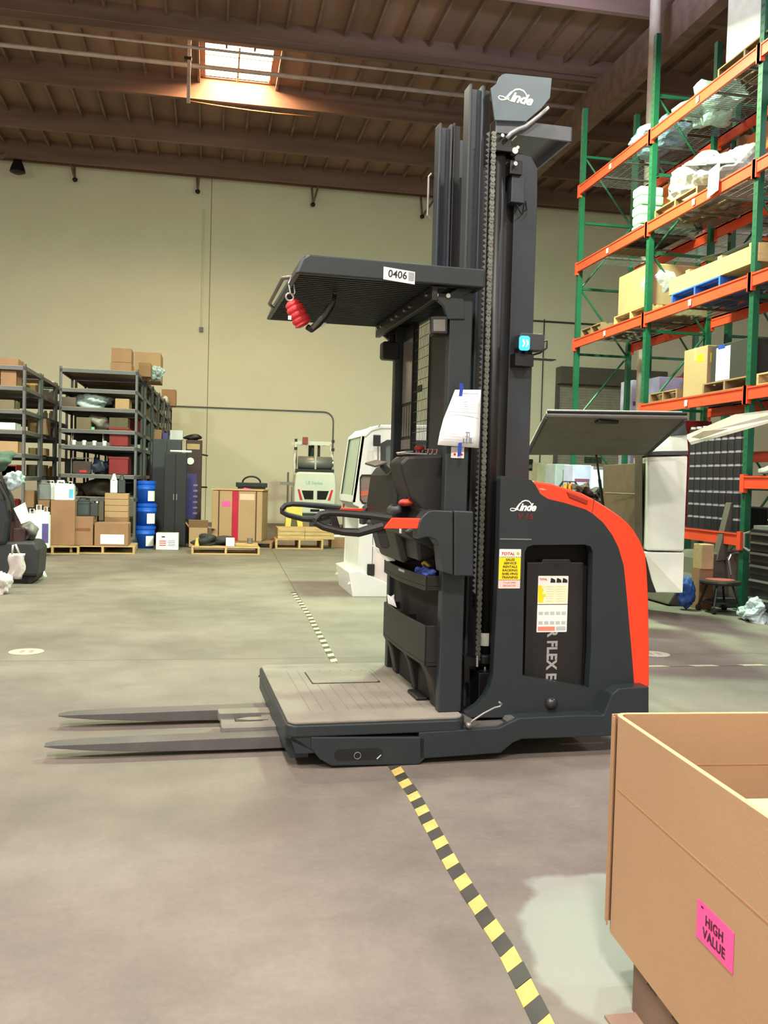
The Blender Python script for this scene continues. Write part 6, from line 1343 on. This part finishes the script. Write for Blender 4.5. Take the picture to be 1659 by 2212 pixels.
# ------------------------------------------------------------------ dark lift machine, stool, tool chest, bag at the right
q = fl(1560, 1322)
t = thing('stacker_machine', 'dark grey walk-behind machine with slanted mast behind the red-topped stool', 'machine')
Ys = 10.3
def sy(*pts): return [(aY(x, y, Ys).x, aY(x, y, Ys).z) for x, y in pts]
MB().prism(sy((1442, 1306), (1476, 1250), (1510, 1245), (1525, 1210), (1540, 1195), (1565, 1195), (1575, 1300), (1520, 1300), (1495, 1296), (1470, 1312)), Ys, Ys+.7, 'y').build('body', mat('stacker_grey', (84, 76, 70), .6), t, bevel=.02)
MB().prism(sy((1577, 1086), (1589, 1086), (1566, 1210), (1546, 1212)), Ys-.02, Ys+.1, 'y').build('mast_bar', mat('stacker_grey', (84, 76, 70)), t, bevel=.006)
MB().prism(sy((1567, 1205), (1572, 1196), (1580, 1192), (1612, 1193), (1618, 1300), (1570, 1302)), Ys-.06, Ys+.6, 'y').build('battery_cover', mat('cover_taupe', (98, 88, 78), .5), t, bevel=.02)
MB().tube([(p[0], Ys-.07, p[1]) for p in sy((1572, 1240), (1567, 1208), (1572, 1197), (1582, 1193), (1608, 1194))], .012, 6).build('grab_bar', steel, t)
MB().box(sy((1540, 1300))[0][0], sy((1632, 1300))[0][0], Ys-.15, Ys+.5, .0, .12).build('base', darkgrey, t, bevel=.01)
o = carton('tan carton flap box on the dark grey machine', aY(1496, 1230, 10.2).x, aY(1522, 1230, 10.2).x, 10.0, .001, .3, .2, tanbag); a = aY(1496, 1228, 10.1); o.location.z = a.z; 
MB().box(-.09, .09, -.08, .1, -a.z, 0).build('carton', cardbd, o)
o = MB().blob((0, 0, .2), (.10, .10, .17), 91, .2, 4, flat=.9, fine=.08).build('blue_cloth', mat('cloth_blue', (26, 62, 130), .7), smooth=True, loc=(aY(1484, 1250, 10.0).x, 10.0, .0)); tag(o, 'blue cloth bundle beside the white lower panel of the vehicle', 'cloth')
q = fl(1563, 1325)
t = thing('work_stool', 'low rolling stool with worn red seat in front of the dark machine', 'stool', (q.x, q.y+.1, 0))
sz = aY(1563, 1254, q.y+.1).z
MB().lathe([(.10, -.05), (.22, -.045), (.24, -.02), (.235, .0), (.18, .01)], (0, 0, sz), 28).build('seat_rim', mat('stool_rim_black', (36, 32, 32), .5), t, smooth=False)
MB().lathe([(.165, .0), (.165, .014), (.10, .018)], (0, 0, sz), 28).build('seat', mat('seat_red', (150, 66, 62), .6), t)
for k in range(4):
    a = math.radians(45+90*k); MB().tube([(.14*math.cos(a), .14*math.sin(a), sz-.04), (.24*math.cos(a), .24*math.sin(a), .07)], .014, 8).cyl((.24*math.cos(a)-.02, .24*math.sin(a), .035), (.24*math.cos(a)+.02, .24*math.sin(a), .035), .035, 12).build('leg', blacksteel, t)
MB().lathe([(.2, .12), (.2, .135)], n=24).build('foot_tray', blacksteel, t)
a = aY(1623, 1120, 9.3); a.x = min(a.x, 6.02)
t = thing('tool_chest', 'black roller tool chest with silver drawer rails at the right edge of the photo', 'tool chest', (a.x, 9.3, 0), 0)
chest = mat('chest_black', (26, 24, 24), .4)
MB().box(0, .5, -1.1, 0, .12, 1.02).build('body', chest, t, bevel=.01)
for k, z in enumerate((.22, .42, .58, .72, .84, .94)):
    dr = MB().box(-.02, 0, -1.07, -.03, z-.06, z+.045).build('drawer', chest, t); MB().box(-.036, -.02, -1.05, -.05, z+.018, z+.040).build('drawer_pull', steel, dr)
MB().tube([(.0, .0, .98), (-.03, .07, .96), (-.03, .07, .80), (0, .0, .76)], .018, 8).build('side_handle', steel, t)
MB().box(.02, .48, -1.08, -.02, 1.02, 1.06).build('top_tray', greyplastic, t)
for yy in (-1.0, -.1):
    for xx in (.1, .4): MB().cyl((xx-.02, yy, .06), (xx+.02, yy, .06), .06, 12).build('caster', tyre, t)
o = MB().slab([(0, 0, 0), (.1, -.0, 0), (.13, .1, .07), (.03, .1, .07)], (0, 0, .002)).build('lime_card', limegrn, loc=(a.x+.04, 9.0, 1.062)); tag(o, 'lime green card on the black tool chest', 'card')
o = MB().blob((0, 0, .05), (.07, .06, .05), 7, .15, 2, flat=.9).build('white_cup', whiteplastic, smooth=True, loc=(a.x+.2, 9.1, 1.062)); tag(o, 'white round item on the black tool chest', 'cup')
q = fl(1642, 1345); o = MB().blob((.05, 0, .1), (.2, .18, .13), 29, .3, 4, flat=.75, fine=.1).build('clear_bag', bagmat, loc=(q.x, q.y+.1, 0)); tag(o, 'crumpled clear plastic bag on the floor at the right edge', 'bag')
q = fl(1408, 1293); carton('small white box on the floor under the white vehicle panel', q.x-.03, q.x+.05, q.y, .001, .07, .06, whiteplastic, name='small_box')
# ------------------------------------------------------------------ foreground carton on its pallet
GX, GY = 1.185, 2.49; GA = math.radians(-3.6); GT = .782; GB = .142
t = thing('open_bulk_carton', 'large open brown carton in the right foreground with a pink sticker', 'box', (GX, GY, GB), GA)
gw, gd, gh = 1.15, 1.05, GT-GB; th = .007
bulk = mat('bulk_cardboard', (164, 130, 98), .85, var=.05, scale=1.5, bump=.05, bscale=120)
mb = MB()
for o_, zz in ((0, 0), (.009, .0)):
    c = .04
    pl_ = [(o_, -gd+o_), (o_, -c), (c*.6+o_*.4, -o_), (gw-o_, -o_), (gw-o_, -gd+o_)]
    inn = [(o_+th, -gd+o_+th), (o_+th, -c-th*.4), (c*.6+o_*.4+th*.6, -o_-th), (gw-o_-th, -o_-th), (gw-o_-th, -gd+o_+th)]
    mb.prism(pl_, 0 if o_ else .0, gh-(.0 if o_ else .004), 'z', holes=[inn]) if False else None
wall = MB()
out = [(0, -gd), (0, -.035), (.006, -.016), (.022, -.003), (.045, 0), (gw, 0), (gw, -gd)]
inn = [(th*2, -gd+th*2), (th*2, -.037), (.017, -.026), (.03, -.015), (.05, -th*2), (gw-th*2, -th*2), (gw-th*2, -gd+th*2)]
wall.prism(out, 0, gh, 'z', holes=[inn]); w_ = wall.build('carton_wall', bulk, t)
edge = MB(); edge.prism(out, gh, gh+.0015, 'z', holes=[inn]); edge.build('cut_edge', cardedge, w_)
# doubled corner lap at the left edge
MB().prism([(-.012, -.03), (-.006, -.03), (-.004, .002), (.045, .010), (.045, .004), (.0, -.004)], .02, gh-.002, 'z').build('corner_lap', bulk, w_)
# creases across the face
crs = mat('crease_shade', (164, 122, 84), .9)
MB().box(-.0012, 0, -gd+.02, -.05, gh-.21, gh-.206).build('fold_crease', crs, w_); MB().box(.06, gw-.02, -th*2-.0012, -th*2, gh-.155, gh-.151).build('fold_crease', crs, w_)
MB().box(.01, gw-.01, -gd+.01, -.01, .0, .008).build('carton_floor', cardboard, t)
# pink sticker on the left face (faces -x)
st = MB().slab([(-.0015, -.72, .205), (-.0015, -.50, .205), (-.0015, -.50, .35), (-.0015, -.72, .35)], (.0008, 0, 0))
def gface(px, py):   # where a sight line meets the carton's left face, in carton coordinates
    n = Vector((math.cos(GA), math.sin(GA), 0)); p = onplane(px, py, n, n.dot(Vector((GX, GY, 0)))-.002); q = p-Vector((GX, GY, GB)); return (q.dot(Vector((-math.sin(GA), math.cos(GA), 0))), q.z)
c4 = [gface(*p) for p in ((1507, 1938), (1585, 2017), (1582, 2107), (1503, 2020))]
yy0 = (c4[0][0]+c4[3][0])/2; yy1 = (c4[1][0]+c4[2][0])/2; zt = (c4[0][1]+c4[1][1])/2; zb = (c4[2][1]+c4[3][1])/2
print('STICKER', c4)
st = MB().box(-.002, -.0008, yy1, yy0, zb, zt).build('pink_sticker', pink, w_)
Wd = yy0-yy1; Ht = zt-zb
Mx = lambda y, z: Matrix.Translation((-.0026, y, z)) @ Matrix.Rotation(math.radians(-90), 4, 'Z') @ Matrix.Rotation(math.radians(90), 4, 'X')
textmesh('sticker_lettering', 'HIGH', Ht*.36, Mx((yy0+yy1)/2, zb+Ht*.52), mat('sticker_ink', (60, 16, 44), .6), st, off=.0006, align='CENTER', space=1.08)
textmesh('sticker_lettering', 'VALUE', Ht*.36, Mx((yy0+yy1)/2, zb+Ht*.17), mat('sticker_ink', (60, 16, 44), .6), st, off=.0006, align='CENTER', space=1.08)
textmesh('sticker_lettering', 'LPN', Ht*.07, Mx(yy0-Wd*.12, zt-Ht*.14), mat('sticker_ink', (60, 16, 44), .6), st)
tp_ = thing('foam_board', 'pale board lying inside the foreground carton', 'board', (GX, GY, GB+.008), GA)
MB().box(.18, .95, -.9, -.37, .0, .49).build('board_stack', cardlt, tp_, bevel=.004); MB().box(.17, .96, -.91, -.36, .49, .50).build('top_sheet', mat('foam_cream', (205, 182, 138), .8), tp_)
pl3 = pallet('dark pallet under the large foreground carton', 0, 0, w=1.05, d=1.0, loc=(1.675, 1.77, 0), rz=GA, m=mat('dark_pallet_wood', (104, 82, 68), .85, var=.25, scale=5))
o = MB().slab([(0, 0, 0), (.3, 0, 0), (.3, .25, 0), (0, .25, 0)], (0, 0, .006)).build('cardboard_sheet', mat('sheet_brown', (130, 106, 90), .85), loc=(fl(1305, 2198).x, fl(1305, 2198).y-.25, .001)); tag(o, 'flat brown cardboard sheet on the floor beside the foreground pallet', 'cardboard')
